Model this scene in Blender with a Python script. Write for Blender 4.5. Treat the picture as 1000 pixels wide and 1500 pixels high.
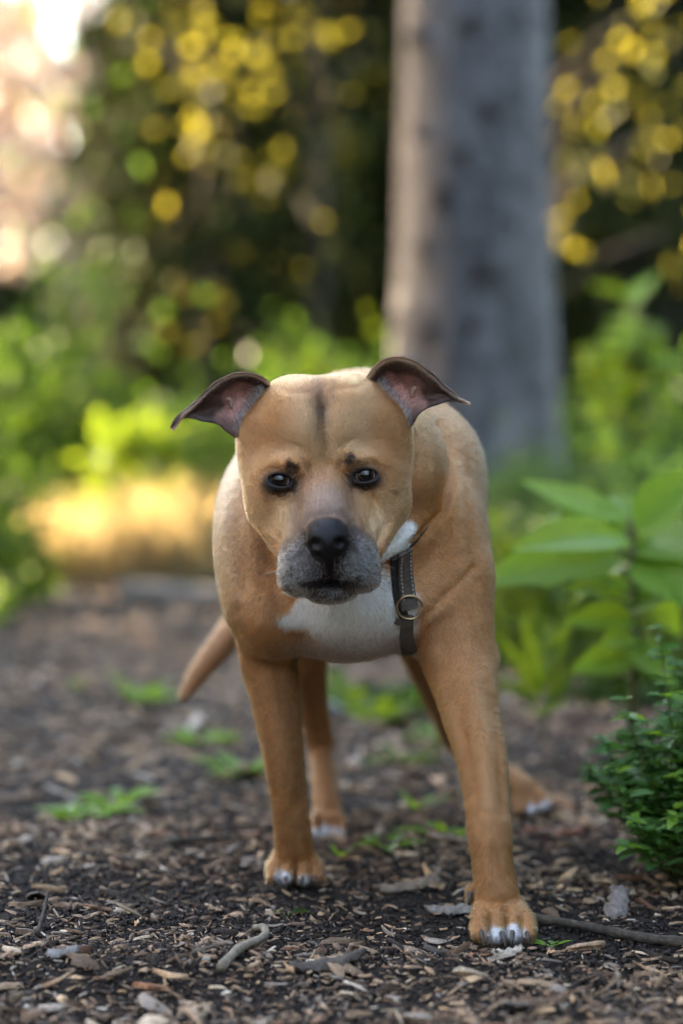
import bpy, math, random
import numpy as np
from mathutils import Vector, Matrix
from mathutils.bvhtree import BVHTree

# ------------------------------------------------------------------ clear
for o in list(bpy.data.objects):
    bpy.data.objects.remove(o, do_unlink=True)
scene = bpy.context.scene
COL = scene.collection
rng = np.random.default_rng(7)
random.seed(7)

# ------------------------------------------------------------------ camera
CAM_H = 0.567                       # lens height above the path
LENS, SENSOR = 85.0, 36.0
FPX = LENS / SENSOR * 1500.0        # focal length in photograph pixels
PITCH = math.atan(130.0 / FPX)      # looking slightly down
cam_d = bpy.data.cameras.new("camera")
cam_d.lens = LENS
cam_d.sensor_fit = 'VERTICAL'
cam_d.sensor_height = SENSOR
cam_d.sensor_width = 24.0
cam_d.clip_start = 0.05
cam_d.clip_end = 2000.0
cam_d.dof.use_dof = True
cam_d.dof.focus_distance = 2.645
cam_d.dof.aperture_fstop = 2.0
cam_d.dof.aperture_blades = 0
cam = bpy.data.objects.new("camera", cam_d)
cam.location = (0, 0, CAM_H)
cam.rotation_euler = (math.pi / 2 - PITCH, 0, 0)
COL.objects.link(cam)
scene.camera = cam

# ------------------------------------------------------------------ sky, sun, exposure
SUN_EL, SUN_AZ = math.radians(17.0), math.radians(-62.0)   # low evening sun behind the trees, to the left
world = bpy.data.worlds.new("World")
scene.world = world
world.use_nodes = True
wn = world.node_tree
wn.nodes.clear()
w_out = wn.nodes.new("ShaderNodeOutputWorld")
w_bg = wn.nodes.new("ShaderNodeBackground")
w_sky = wn.nodes.new("ShaderNodeTexSky")
w_sky.sky_type = 'NISHITA'
w_sky.sun_disc = False
w_sky.sun_elevation = SUN_EL
w_sky.sun_rotation = SUN_AZ
w_sky.air_density = 1.0
w_sky.dust_density = 2.0
w_sky.ozone_density = 1.0
w_bg.inputs["Strength"].default_value = 0.15
wn.links.new(w_sky.outputs["Color"], w_bg.inputs["Color"])
wn.links.new(w_bg.outputs["Background"], w_out.inputs["Surface"])

sun_d = bpy.data.lights.new("sun", 'SUN')
sun_d.energy = 5.0
sun_d.angle = math.radians(0.53)
sun_d.color = (1.0, 0.85, 0.64)
sun = bpy.data.objects.new("sun", sun_d)
sdir = Vector((math.sin(SUN_AZ) * math.cos(SUN_EL), math.cos(SUN_AZ) * math.cos(SUN_EL), math.sin(SUN_EL)))
sun.rotation_euler = (-sdir).to_track_quat('-Z', 'Y').to_euler()
sun.location = sdir * 50
COL.objects.link(sun)

scene.view_settings.view_transform = 'Standard'
scene.view_settings.look = 'None'
scene.view_settings.gamma = 1.0
scene.view_settings.use_curve_mapping = False
scene.view_settings.exposure = 3.78
scene.view_settings.use_white_balance = True
scene.view_settings.white_balance_temperature = 7600.0
scene.view_settings.white_balance_tint = 15.0
scene.cycles.use_denoising = True
scene.cycles.denoising_prefilter = 'FAST'
scene.cycles.max_bounces = 10
scene.cycles.diffuse_bounces = 4
scene.cycles.transparent_max_bounces = 8
scene.cycles.sample_clamp_indirect = 8.0
scene.cycles.filter_width = 1.1


# ------------------------------------------------------------------ helpers
def Q(px, py, Y):
    """world point seen at photograph pixel (px, py) when it stands Y metres from the lens"""
    cx, cz = (px - 500.0) / FPX, -(py - 750.0) / FPX
    c, s = math.cos(PITCH), math.sin(PITCH)
    dy, dz = c + cz * s, -s + cz * c
    t = Y / dy
    return np.array([cx * t, Y, CAM_H + dz * t])


def RP(r, Y):
    return r * Y / FPX


def groundY(py):
    """distance of the flat ground seen at row py"""
    cz = -(py - 750.0) / FPX
    c, s = math.cos(PITCH), math.sin(PITCH)
    dy, dz = c + cz * s, -s + cz * c
    return CAM_H / -dz * dy


def mesh_from(name, verts, faces, smooth=True):
    verts = np.asarray(verts, dtype=np.float32)
    me = bpy.data.meshes.new(name)
    if isinstance(faces, np.ndarray):
        n, k = faces.shape
        me.vertices.add(len(verts))
        me.vertices.foreach_set("co", verts.ravel())
        me.loops.add(n * k)
        me.loops.foreach_set("vertex_index", faces.astype(np.int32).ravel())
        me.polygons.add(n)
        me.polygons.foreach_set("loop_start", np.arange(0, n * k, k, dtype=np.int32))
        me.update(calc_edges=True)
    else:
        me.from_pydata([tuple(map(float, v)) for v in verts], [], faces)
        me.update()
    if smooth:
        me.polygons.foreach_set("use_smooth", np.ones(len(me.polygons), dtype=bool))
    return me


def link(name, data, mat=None, parent=None, loc=None):
    o = bpy.data.objects.new(name, data)
    COL.objects.link(o)
    if mat is not None and data is not None:
        if len(data.materials) == 0:
            data.materials.append(mat)
    if parent is not None:
        o.parent = parent
        o.location = tuple(-np.array(world_loc(parent))) if loc is None else loc
    elif loc is not None:
        o.location = loc
    return o


def world_loc(o):
    p = np.array(o.location)
    while o.parent is not None:
        o = o.parent
        p = p + np.array(o.location)
    return p


def tag(o, label=None, cat=None, group=None, kind=None):
    if label: o["label"] = label
    if cat: o["category"] = cat
    if group: o["group"] = group
    if kind: o["kind"] = kind
    return o


def thing(name, label, cat, loc, group=None):
    o = bpy.data.objects.new(name, None)
    o.empty_display_size = 0.1
    o.location = tuple(float(v) for v in loc)
    COL.objects.link(o)
    return tag(o, label, cat, group)


def set_col(me, cols, name="coat"):
    a = me.attributes.new(name, 'FLOAT_COLOR', 'POINT')
    c = np.ones((len(me.vertices), 4), dtype=np.float32)
    c[:, :3] = cols
    a.data.foreach_set("color", c.ravel())


def set_float(me, vals, name):
    a = me.attributes.new(name, 'FLOAT', 'POINT')
    a.data.foreach_set("value", np.asarray(vals, dtype=np.float32).ravel())


# ---- node helpers
def new_mat(name):
    m = bpy.data.materials.new(name)
    m.use_nodes = True
    nt = m.node_tree
    b = nt.nodes["Principled BSDF"]
    return m, nt, b


def N(nt, typ, **kw):
    n = nt.nodes.new(typ)
    for k, v in kw.items():
        if k.startswith("i_"):
            key = k[2:].replace("_", " ")
            n.inputs[key].default_value = v
        else:
            setattr(n, k, v)
    return n


def L(nt, a, b):
    nt.links.new(a, b)


def ramp(nt, src, stops):
    r = nt.nodes.new("ShaderNodeValToRGB")
    el = r.color_ramp.elements
    while len(el) < len(stops):
        el.new(0.5)
    for e, (p, c) in zip(el, stops):
        e.position = p
        e.color = (*c, 1.0) if len(c) == 3 else c
    L(nt, src, r.inputs["Fac"])
    return r


def smooth01(x):
    x = np.clip(x, 0, 1)
    return x * x * (3 - 2 * x)


def vnoise(p, scale, seed=0):
    """smooth value noise on an (n,3) array, about -1..1"""
    q = p * scale + seed * 17.31
    i = np.floor(q).astype(np.int64)
    f = q - i
    f = f * f * (3 - 2 * f)

    def h(a, b, c):
        n = (a * 73856093) ^ (b * 19349663) ^ (c * 83492791) ^ (seed * 2654435761)
        n = (n ^ (n >> 13)) * 1274126177
        n = n & 0x7FFFFFFF
        return (n % 65536) / 32768.0 - 1.0
    out = 0
    for dx in (0, 1):
        for dy in (0, 1):
            for dz in (0, 1):
                w = (f[:, 0] if dx else 1 - f[:, 0]) * (f[:, 1] if dy else 1 - f[:, 1]) * (f[:, 2] if dz else 1 - f[:, 2])
                out = out + w * h(i[:, 0] + dx, i[:, 1] + dy, i[:, 2] + dz)
    return out
# ================================================================== THE SETTING
def gh(x, y):
    """height of the mulch surface"""
    x = np.atleast_1d(np.asarray(x, dtype=float)); y = np.atleast_1d(np.asarray(y, dtype=float))
    p = np.stack([x, y, np.zeros_like(x)], 1)
    a = .010 * vnoise(p, 2.3, 41) + .006 * vnoise(p, 6.0, 42) + .003 * vnoise(p, 17.0, 43)
    # worn, flatter strip where the dog treads
    flat = np.exp(-((x - .06) / .22) ** 2 - ((y - 2.85) / .45) ** 2)
    mound = .020 * np.exp(-((x + .12) / .30) ** 2 - ((y - 2.50) / .07) ** 2)
    far = .05 * smooth01((y - 8.0) / 4.0)
    return a * (1 - .75 * flat) + mound * (1 - flat * .5) + far - .004


def soil_mat():
    m, nt, b = new_mat("forest_soil")
    tc = N(nt, "ShaderNodeTexCoord")
    n1 = N(nt, "ShaderNodeTexNoise", i_Scale=3.0, i_Detail=6.0, i_Roughness=.65)
    n2 = N(nt, "ShaderNodeTexNoise", i_Scale=160.0, i_Detail=4.0, i_Roughness=.7)
    vo = N(nt, "ShaderNodeTexVoronoi", i_Scale=95.0)
    for n in (n1, n2, vo): L(nt, tc.outputs["Object"], n.inputs["Vector"])
    r1 = ramp(nt, n2.outputs["Fac"], [(.30, (.006, .0035, .0025)), (.52, (.018, .011, .0075)), (.70, (.042, .027, .018)), (.85, (.12, .085, .06))])
    r2 = ramp(nt, n1.outputs["Fac"], [(.35, (.7, .7, .7)), (.7, (1.5, 1.45, 1.4))])
    mx = N(nt, "ShaderNodeMix", data_type='RGBA', blend_type='MULTIPLY'); mx.inputs["Factor"].default_value = 1
    L(nt, r1.outputs["Color"], mx.inputs["A"]); L(nt, r2.outputs["Color"], mx.inputs["B"])
    L(nt, mx.outputs["Result"], b.inputs["Base Color"])
    b.inputs["Roughness"].default_value = .85
    b.inputs["Specular IOR Level"].default_value = .3
    ad = N(nt, "ShaderNodeMath", operation='ADD')
    L(nt, n2.outputs["Fac"], ad.inputs[0]); L(nt, vo.outputs["Distance"], ad.inputs[1])
    bp = N(nt, "ShaderNodeBump", i_Strength=.9, i_Distance=.006)
    L(nt, ad.outputs[0], bp.inputs["Height"]); L(nt, bp.outputs["Normal"], b.inputs["Normal"])
    return m


M_SOIL = soil_mat()


def grid_sheet(xs, ys, hf):
    X, Y = np.meshgrid(xs, ys, indexing='ij')
    Z = hf(X.ravel(), Y.ravel())
    V = np.stack([X.ravel(), Y.ravel(), Z], 1)
    idx = np.arange(len(xs) * len(ys)).reshape(len(xs), len(ys))
    F = np.stack([idx[:-1, :-1], idx[1:, :-1], idx[1:, 1:], idx[:-1, 1:]], -1).reshape(-1, 4)
    return V, F


gx = np.concatenate([[-600, -200, -80, -40, -20, -10, -6, -4], np.arange(-3, -1.0, .08), np.arange(-1.0, 1.0, .0125), np.arange(1.0, 3.01, .08), [4, 6, 10, 20, 40, 80, 200, 600]])
gy = np.concatenate([[-200, -60, -20, -8, -3, 0, 1], np.arange(1.6, 2.2, .05), np.arange(2.2, 4.2, .0125), np.arange(4.2, 10, .06), np.arange(10, 16, .5), [18, 22, 30, 45, 80, 160, 400, 900]])


def gh_all(x, y):
    near = smooth01((14 - np.abs(y - 4)) / 8) * smooth01((10 - np.abs(x)) / 6)
    return gh(x, y) * near - .02 * (1 - near)


V, F_ = grid_sheet(gx, gy, gh_all)
path = link("path", mesh_from("path", V, F_), M_SOIL)
tag(path, "bark mulch path of dark soil and wood chips", kind="structure")

# ------------------------------------------------------------------ wood chips of the mulch
m_chip, nt, b = new_mat("wood_chip")
at = N(nt, "ShaderNodeAttribute", attribute_name="coat")
tc = N(nt, "ShaderNodeTexCoord")
n_a = N(nt, "ShaderNodeTexNoise", i_Scale=190.0, i_Detail=5.0, i_Roughness=.7, i_Distortion=1.2)
L(nt, tc.outputs["Object"], n_a.inputs["Vector"])
rmp = ramp(nt, n_a.outputs["Fac"], [(.28, (.40, .38, .36)), (.5, (.95, .95, .95)), (.75, (1.4, 1.38, 1.35))])
mx = N(nt, "ShaderNodeMix", data_type='RGBA', blend_type='MULTIPLY'); mx.inputs["Factor"].default_value = 1
L(nt, at.outputs["Color"], mx.inputs["A"]); L(nt, rmp.outputs["Color"], mx.inputs["B"])
L(nt, mx.outputs["Result"], b.inputs["Base Color"])
b.inputs["Roughness"].default_value = .62
b.inputs["Specular IOR Level"].default_value = .35
bp = N(nt, "ShaderNodeBump", i_Strength=.6, i_Distance=.0015)
L(nt, n_a.outputs["Fac"], bp.inputs["Height"]); L(nt, bp.outputs["Normal"], b.inputs["Normal"])

PALETTE = np.array([(.36, .245, .160), (.25, .165, .108), (.145, .092, .060), (.050, .034, .025), (.27, .225, .190), (.44, .295, .175),
                    (.20, .115, .070), (.52, .41, .30), (.23, .105, .055), (.60, .53, .45)])
PAL_W = np.array([.19, .18, .15, .10, .12, .10, .07, .05, .02, .02]); PAL_W /= PAL_W.sum()


def chip_templates(n=18, ring=8):
    """splintered slivers: long sides, torn ends"""
    T = []
    r = np.random.default_rng(3)
    base = np.array([(-.5, -.45), (-.05, -.5), (.5, -.42), (.5, -.05), (.5, .38), (.1, .5), (-.5, .44), (-.5, .02)])
    for _ in range(n):
        e = r.uniform(0, .34, ring)
        p = base.copy()
        p[:, 0] -= np.sign(p[:, 0]) * e * (np.abs(p[:, 0]) > .3)
        p[:, 0] += r.uniform(-.12, .12, ring) * (np.abs(p[:, 0]) < .3)
        p[:, 1] *= r.uniform(.55, 1.05, ring)
        x, y = p[:, 0], p[:, 1]
        bend = r.uniform(-.9, .9)
        zt = .5 + r.uniform(-.3, .3, ring); zb = -.5 + r.uniform(-.2, .2, ring)
        k = r.uniform(.80, .97, ring)
        top = np.stack([x * k, y * k, zt + bend * (x * 2) ** 2], 1)
        bot = np.stack([x, y, zb + bend * (x * 2) ** 2], 1)
        ct = np.array([[r.uniform(-.1, .1), r.uniform(-.1, .1), .62]])
        T.append(np.concatenate([top, bot, ct]))
    f = []
    for i in range(ring):
        j = (i + 1) % ring
        f += [(i, j, 2 * ring), (ring + i, ring + j, j), (ring + i, j, i)]
    return np.array(T), np.array(f)


TPL, TF = chip_templates()


def chip_batch(x, y, length, seedn, lift=(0, .007), z=None):
    r = np.random.default_rng(seedn)
    n = len(x)
    asp = np.where(r.random(n) < .42, r.uniform(.06, .16, n), .12 + .48 * r.random(n) ** 2.2)
    w = length * asp
    th = np.clip(length * r.uniform(.05, .12, n), .0010, .005)
    yaw = r.uniform(0, 2 * np.pi, n)
    tilt = np.abs(r.normal(0, .32, n)); tax = r.uniform(0, 2 * np.pi, n)
    t = TPL[r.integers(0, len(TPL), n)].copy()
    t[..., 0] *= length[:, None]; t[..., 1] *= w[:, None]; t[..., 2] *= th[:, None]
    c, s = np.cos(yaw)[:, None], np.sin(yaw)[:, None]
    X = t[..., 0] * c - t[..., 1] * s; Yv = t[..., 0] * s + t[..., 1] * c; Z = t[..., 2]
    ca, sa = np.cos(tax)[:, None], np.sin(tax)[:, None]
    u = X * ca + Yv * sa
    Z = Z + u * np.sin(tilt)[:, None]
    zz = gh(x, y) + r.uniform(lift[0], lift[1], n) + .25 * length * np.sin(tilt)
    V = np.stack([X + x[:, None], Yv + y[:, None], Z + zz[:, None]], -1)
    col = PALETTE[r.choice(len(PALETTE), n, p=PAL_W)] * r.uniform(.5, 1.6, n)[:, None]
    return V, col * np.array([1.04, .96, .88])


def sow(n, y0, y1, spread, seedn, mask=None):
    r = np.random.default_rng(seedn)
    yy = y0 + (y1 - y0) * r.random(n) ** .85
    xx = (r.random(n) - .5) * 2 * (.19 * yy * spread)
    if mask is not None:
        k = r.random(n) < mask(xx, yy)
        xx, yy = xx[k], yy[k]
    return xx, yy


def chip_mask(x, y):
    p = np.stack([x, y, 0 * x], 1)
    d = .62 + .55 * vnoise(p, 3.1, 61) + .35 * vnoise(p, 9.0, 62)
    trod = np.exp(-((x - .16) / .34) ** 2 - ((y - 2.70) / .17) ** 2)
    trod2 = np.exp(-((x + .25) / .40) ** 2 - ((y - 2.88) / .10) ** 2)
    d = d * (1 - .86 * trod) * (1 - .7 * trod2) + .40 * smooth01((2.62 - y) / .12) + .35 * smooth01((y - 3.4) / 1.0)
    off = smooth01((y - 8.4) / .5)
    return np.clip(d, .06, 1) * (1 - off)


def near_paw(x, y):
    m = np.zeros(len(x), bool)
    for (px, py, r_) in PAWS:
        m |= (x - px) ** 2 + (y - py) ** 2 < r_ ** 2
    return m


PAWS = [(Q(737, 1385, 2.62)[0], 2.625, .036), (Q(431, 1290, 2.95)[0], 2.945, .034), (Q(480, 1235, 3.28)[0], 3.285, .03), (Q(768, 1190, 3.48)[0], 3.48, .03)]
allV, allC, allL = [], [], []
for (n, y0, y1, la, lb, sd, pw, lf) in ((10000, 2.10, 3.3, .005, .012, 101, 1.3, (0, .004)), (12500, 2.10, 3.6, .009, .024, 102, 1.7, (0, .008)), (1500, 2.10, 3.8, .026, .058, 103, 2.2, (.002, .010)),
                                    (8500, 3.2, 5.6, .012, .036, 104, 1.4, (0, .009)), (1900, 3.4, 5.6, .035, .07, 105, 2.0, (0, .010)), (6500, 5.4, 8.9, .022, .065, 106, 1.5, (0, .012))):
    x, y = sow(int(n * 1.25), y0 - (.30 if y0 < 2.2 else 0), y1, 1.28 if y1 < 4 else 1.40, sd, chip_mask)
    k = ~near_paw(x, y); x, y = x[k], y[k]
    length = la + (lb - la) * np.random.default_rng(sd + 50).random(len(x)) ** pw
    V, c = chip_batch(x, y, length, sd + 70, lf)
    allV.append(V); allC.append(c); allL.append(length / y)
allV, allC, allL = np.concatenate(allV), np.concatenate(allC), np.concatenate(allL)
inview = np.abs(allV[:, :, 0].mean(1)) < .142 * allV[:, :, 1].mean(1)
bigidx = np.argsort(-(allL * inview))[:280]
rest = np.ones(len(allV), bool); rest[bigidx] = False


def join_pieces(name, V, Fc, colr, mat, parent):
    n, k, _ = V.shape
    Fa = (Fc[None] + (np.arange(n) * k)[:, None, None]).reshape(-1, Fc.shape[1])
    me = mesh_from(name, V.reshape(-1, 3), Fa, smooth=False)
    set_col(me, np.repeat(colr, k, axis=0))
    return link(name, me, mat, parent)


mulch = join_pieces("mulch", allV[rest], TF, allC[rest], m_chip, path)
mulch["kind"] = "stuff"
for i in bigidx:
    c = allV[i].mean(0)
    me = mesh_from("wood_chip", allV[i] - c, TF, smooth=False)
    set_col(me, np.tile(allC[i], (allV.shape[1], 1)))
    link("wood_chip", me, m_chip, path, loc=tuple(c))

# soil crumbs between the chips
r = np.random.default_rng(5)
x, y = sow(22000, 2.1, 3.6, 1.1, 111)
k = ~near_paw(x, y); x, y = x[k], y[k]
oc = np.array([(1, 0, 0), (-1, 0, 0), (0, 1, 0), (0, -1, 0), (0, 0, 1), (0, 0, -1)], float)
of = np.array([(0, 2, 4), (2, 1, 4), (1, 3, 4), (3, 0, 4), (2, 0, 5), (1, 2, 5), (3, 1, 5), (0, 3, 5)])
sz = r.uniform(.0010, .0042, len(x))
V = oc[None] * sz[:, None, None] * r.uniform(.6, 1.4, (len(x), 6, 1)) + r.normal(0, .0006, (len(x), 6, 3))
V += np.stack([x, y, gh(x, y) + sz * .4], 1)[:, None, :]
cc = np.array([.018, .011, .0075])[None] * r.uniform(.4, 2.0, len(x))[:, None]
cr_ = join_pieces("soil_crumbs", V, of, cc, m_chip, path); cr_["kind"] = "stuff"

# ------------------------------------------------------------------ leaves
def leaf_mat(name, c1, c2, trans, tw=.45, rough=.5, spec=.22, nscale=9.0):
    m, nt, b = new_mat(name)
    out = nt.nodes["Material Output"]
    tc = N(nt, "ShaderNodeTexCoord")
    oi = N(nt, "ShaderNodeObjectInfo")
    ge = N(nt, "ShaderNodeNewGeometry")
    n_a = N(nt, "ShaderNodeTexNoise", i_Scale=nscale, i_Detail=3.0)
    L(nt, tc.outputs["Object"], n_a.inputs["Vector"])
    ad = N(nt, "ShaderNodeMath", operation='MULTIPLY_ADD'); ad.inputs[1].default_value = .55; ad.inputs[2].default_value = -.02
    L(nt, ge.outputs["Random Per Island"], ad.inputs[0])
    a2 = N(nt, "ShaderNodeMath", operation='MULTIPLY_ADD'); a2.inputs[1].default_value = .6
    L(nt, n_a.outputs["Fac"], a2.inputs[0]); L(nt, ad.outputs[0], a2.inputs[2])
    a3 = N(nt, "ShaderNodeMath", operation='MULTIPLY_ADD'); a3.inputs[1].default_value = .35
    L(nt, oi.outputs["Random"], a3.inputs[0]); L(nt, a2.outputs[0], a3.inputs[2])
    rp = ramp(nt, a3.outputs[0], [(.15, c1), (.95, c2)])
    L(nt, rp.outputs["Color"], b.inputs["Base Color"])
    b.inputs["Roughness"].default_value = rough
    b.inputs["Specular IOR Level"].default_value = spec
    tr = N(nt, "ShaderNodeBsdfTranslucent")
    hs = N(nt, "ShaderNodeMix", data_type='RGBA', blend_type='MULTIPLY'); hs.inputs["Factor"].default_value = 1
    L(nt, rp.outputs["Color"], hs.inputs["A"]); hs.inputs["B"].default_value = (*trans, 1)
    L(nt, hs.outputs["Result"], tr.inputs["Color"])
    ms = N(nt, "ShaderNodeMixShader"); ms.inputs["Fac"].default_value = tw
    L(nt, b.outputs["BSDF"], ms.inputs[1]); L(nt, tr.outputs["BSDF"], ms.inputs[2])
    L(nt, ms.outputs["Shader"], out.inputs["Surface"])
    return m


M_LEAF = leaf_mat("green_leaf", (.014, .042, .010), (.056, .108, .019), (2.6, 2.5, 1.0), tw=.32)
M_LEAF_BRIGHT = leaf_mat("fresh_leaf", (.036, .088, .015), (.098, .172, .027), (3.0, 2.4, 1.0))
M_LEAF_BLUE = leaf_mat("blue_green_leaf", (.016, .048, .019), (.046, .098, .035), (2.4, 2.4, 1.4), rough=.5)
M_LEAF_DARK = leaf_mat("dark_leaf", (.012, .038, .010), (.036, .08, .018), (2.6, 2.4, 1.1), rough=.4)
M_NEEDLE = leaf_mat("spruce_needle", (.006, .013, .006), (.022, .030, .010), (2.0, 1.7, .8), tw=.06, rough=.9, spec=.03, nscale=2.0)
M_FAR = leaf_mat('peach_glow_leaf', (.42, .33, .26), (.62, .50, .40), (1.1, 1.08, 1.05), tw=.5, rough=.8, spec=.05)  # pale peach leaf colour standing in for the evening glow
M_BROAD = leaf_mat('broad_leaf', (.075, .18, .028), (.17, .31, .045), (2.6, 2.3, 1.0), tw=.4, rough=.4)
M_GOLD = leaf_mat("sunlit_sapling_leaf", (.028, .045, .010), (.175, .175, .042), (2.1, 1.85, .85), tw=.55, rough=.5)  # warm backlight put into the gold leaf colour
M_STRAW = leaf_mat("dry_grass", (.23, .19, .105), (.42, .34, .19), (1.5, 1.4, 1.15), tw=.5, rough=.6)
M_GRASS = leaf_mat("grass_blade", (.035, .09, .02), (.09, .16, .03), (3.0, 2.7, 1.1), tw=.45)

m_stem, nt, b = new_mat("green_stem")
n_a = N(nt, "ShaderNodeTexNoise", i_Scale=40.0)
rmp = ramp(nt, n_a.outputs["Fac"], [(.3, (.06, .10, .025)), (.7, (.13, .12, .04))])
L(nt, rmp.outputs["Color"], b.inputs["Base Color"]); b.inputs["Roughness"].default_value = .5


def bark_mat(name, c1, c2, c3, scale=8.0, stretch=.35):
    m, nt, b = new_mat(name)
    tc = N(nt, "ShaderNodeTexCoord")
    mp = N(nt, "ShaderNodeMapping"); mp.inputs["Scale"].default_value = (1, 1, stretch)
    L(nt, tc.outputs["Object"], mp.inputs["Vector"])
    n1 = N(nt, "ShaderNodeTexNoise", i_Scale=scale, i_Detail=7.0, i_Roughness=.68)
    vo = N(nt, "ShaderNodeTexVoronoi", i_Scale=scale * 2.6); vo.feature = 'DISTANCE_TO_EDGE'
    L(nt, mp.outputs["Vector"], n1.inputs["Vector"])
    ds = N(nt, "ShaderNodeMixRGB"); ds.inputs[0].default_value = .12
    L(nt, mp.outputs["Vector"], ds.inputs[1]); L(nt, n1.outputs["Color"], ds.inputs[2]); L(nt, ds.outputs[0], vo.inputs["Vector"])
    rp = ramp(nt, n1.outputs["Fac"], [(.30, c1), (.52, c2), (.72, c3)])
    r2 = ramp(nt, vo.outputs["Distance"], [(0, (.45, .43, .42)), (.10, (1, 1, 1))])
    mx = N(nt, "ShaderNodeMix", data_type='RGBA', blend_type='MULTIPLY'); mx.inputs["Factor"].default_value = .8
    L(nt, rp.outputs["Color"], mx.inputs["A"]); L(nt, r2.outputs["Color"], mx.inputs["B"])
    L(nt, mx.outputs["Result"], b.inputs["Base Color"])
    b.inputs["Roughness"].default_value = .85
    ad = N(nt, "ShaderNodeMath", operation='ADD'); L(nt, n1.outputs["Fac"], ad.inputs[0]); L(nt, r2.outputs["Color"], ad.inputs[1])
    bp = N(nt, "ShaderNodeBump", i_Strength=.8, i_Distance=.16 / scale)
    L(nt, ad.outputs[0], bp.inputs["Height"]); L(nt, bp.outputs["Normal"], b.inputs["Normal"])
    return m


M_BARK = bark_mat("grey_bark", (.054, .053, .058), (.115, .114, .123), (.195, .193, .203))
M_BARK_DARK = bark_mat("dark_bark", (.025, .020, .017), (.06, .048, .04), (.11, .09, .075), 10.0, .3)
M_TWIG = bark_mat("twig_bark", (.05, .038, .03), (.12, .09, .065), (.24, .19, .14), 60.0, 1.0)


def unit(v):
    return v / (np.linalg.norm(v, axis=-1, keepdims=True) + 1e-9)


def leaf_cards(P, D, Nn, Ln, Wd, fold=.12):
    """folded diamond leaves -> verts (n,4,3)"""
    D = unit(D); S = unit(np.cross(D, Nn)); U = np.cross(S, D)
    Ln, Wd = np.asarray(Ln)[:, None], np.asarray(Wd)[:, None]
    m = P + D * Ln * .45
    return np.stack([P, m + S * Wd * .5 + U * Wd * fold, P + D * Ln - U * Ln * .12, m - S * Wd * .5 + U * Wd * fold], 1)


LF = np.array([(0, 1, 2), (0, 2, 3)])


def cards_obj(name, V, mat, parent):
    n, k, _ = V.shape
    Fa = (LF[None] + (np.arange(n) * k)[:, None, None]).reshape(-1, 3)
    me = mesh_from(name, V.reshape(-1, 3), Fa, smooth=False)
    o = link(name, me, mat, parent)
    o["kind"] = "stuff"
    return o


def blade_leaf(bend=.25, wide=.5, nseg=8, wave=0.0):
    """a unit leaf along +Y, blade up +Z, width 1, with midrib fold and droop"""
    V, Fq = [], []
    for i in range(nseg + 1):
        t = i / nseg
        w = .5 * (math.sin(math.pi * min(1, t ** .8 * .98 + .02)) ** .8) * (1 - .25 * t)
        z = -bend * t * t
        for j, sx in enumerate((-1, -.5, 0, .5, 1)):
            V.append((sx * w, t, z + abs(sx) * w * .35 + wave * math.sin(t * 19 + sx) * abs(sx) * w))
    for i in range(nseg):
        for j in range(4):
            a = i * 5 + j
            Fq.append((a, a + 1, a + 6, a + 5))
    return mesh_from("leaf", V, Fq)


LEAF_TPL = [blade_leaf(.10), blade_leaf(.28), blade_leaf(.45, wave=.15), blade_leaf(.18, wave=.2)]
LEAF_VARIANT = {}


def leaf_obj(parent, mat, P, D, Nn, length, width, v=0):
    key = (mat.name, v % 4)
    if key not in LEAF_VARIANT:
        me = LEAF_TPL[v % 4].copy(); me.name = "leaf"; me.materials.append(mat); LEAF_VARIANT[key] = me
    o = bpy.data.objects.new("leaf", LEAF_VARIANT[key])
    COL.objects.link(o)
    o.parent = parent
    D = unit(np.array(D, float)); S = unit(np.cross(D, np.array(Nn, float))); U = np.cross(S, D)
    p = np.array(P, float) - world_loc(parent)
    M = Matrix(((S[0] * width, D[0] * length, U[0] * width, p[0]), (S[1] * width, D[1] * length, U[1] * width, p[1]),
                (S[2] * width, D[2] * length, U[2] * width, p[2]), (0, 0, 0, 1)))
    o.matrix_local = M
    return o


def tube_obj(name, pts, radii, mat, parent, seg_=7):
    v, f = tube_np(pts, radii, seg_)
    return link(name, mesh_from(name, v, f), mat, parent)


def tube_np(pts, radii, seg_=8, flat=1.0):
    pts = np.array(pts, dtype=float); n = len(pts)
    t = unit(np.gradient(pts, axis=0))
    ref = np.array([0.0, 0.0, 1.0])
    if abs(t[0] @ ref) > .95: ref = np.array([1.0, 0, 0])
    V = []
    a = ref - t[0] * (ref @ t[0]); a /= np.linalg.norm(a)
    for i in range(n):
        a = a - t[i] * (a @ t[i]); a /= np.linalg.norm(a) + 1e-12
        b_ = np.cross(t[i], a)
        for s_ in range(seg_):
            th = 2 * math.pi * s_ / seg_
            V.append(pts[i] + radii[i] * (math.cos(th) * a * flat + math.sin(th) * b_))
    Fc = []
    for i in range(n - 1):
        for s_ in range(seg_):
            Fc.append((i * seg_ + s_, i * seg_ + (s_ + 1) % seg_, (i + 1) * seg_ + (s_ + 1) % seg_, (i + 1) * seg_ + s_))
    Fc.append(tuple(range(seg_))[::-1]); Fc.append(tuple((n - 1) * seg_ + s_ for s_ in range(seg_)))
    return np.array(V), Fc


def join_tubes(name, tubes, mat, parent, seg_=6):
    V, Fc, off = [], [], 0
    for pts, rad in tubes:
        v, f = tube_np(pts, rad, seg_)
        V.append(v); Fc += [tuple(i + off for i in q) for q in f]; off += len(v)
    return link(name, mesh_from(name, np.concatenate(V), Fc), mat, parent)


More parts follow.
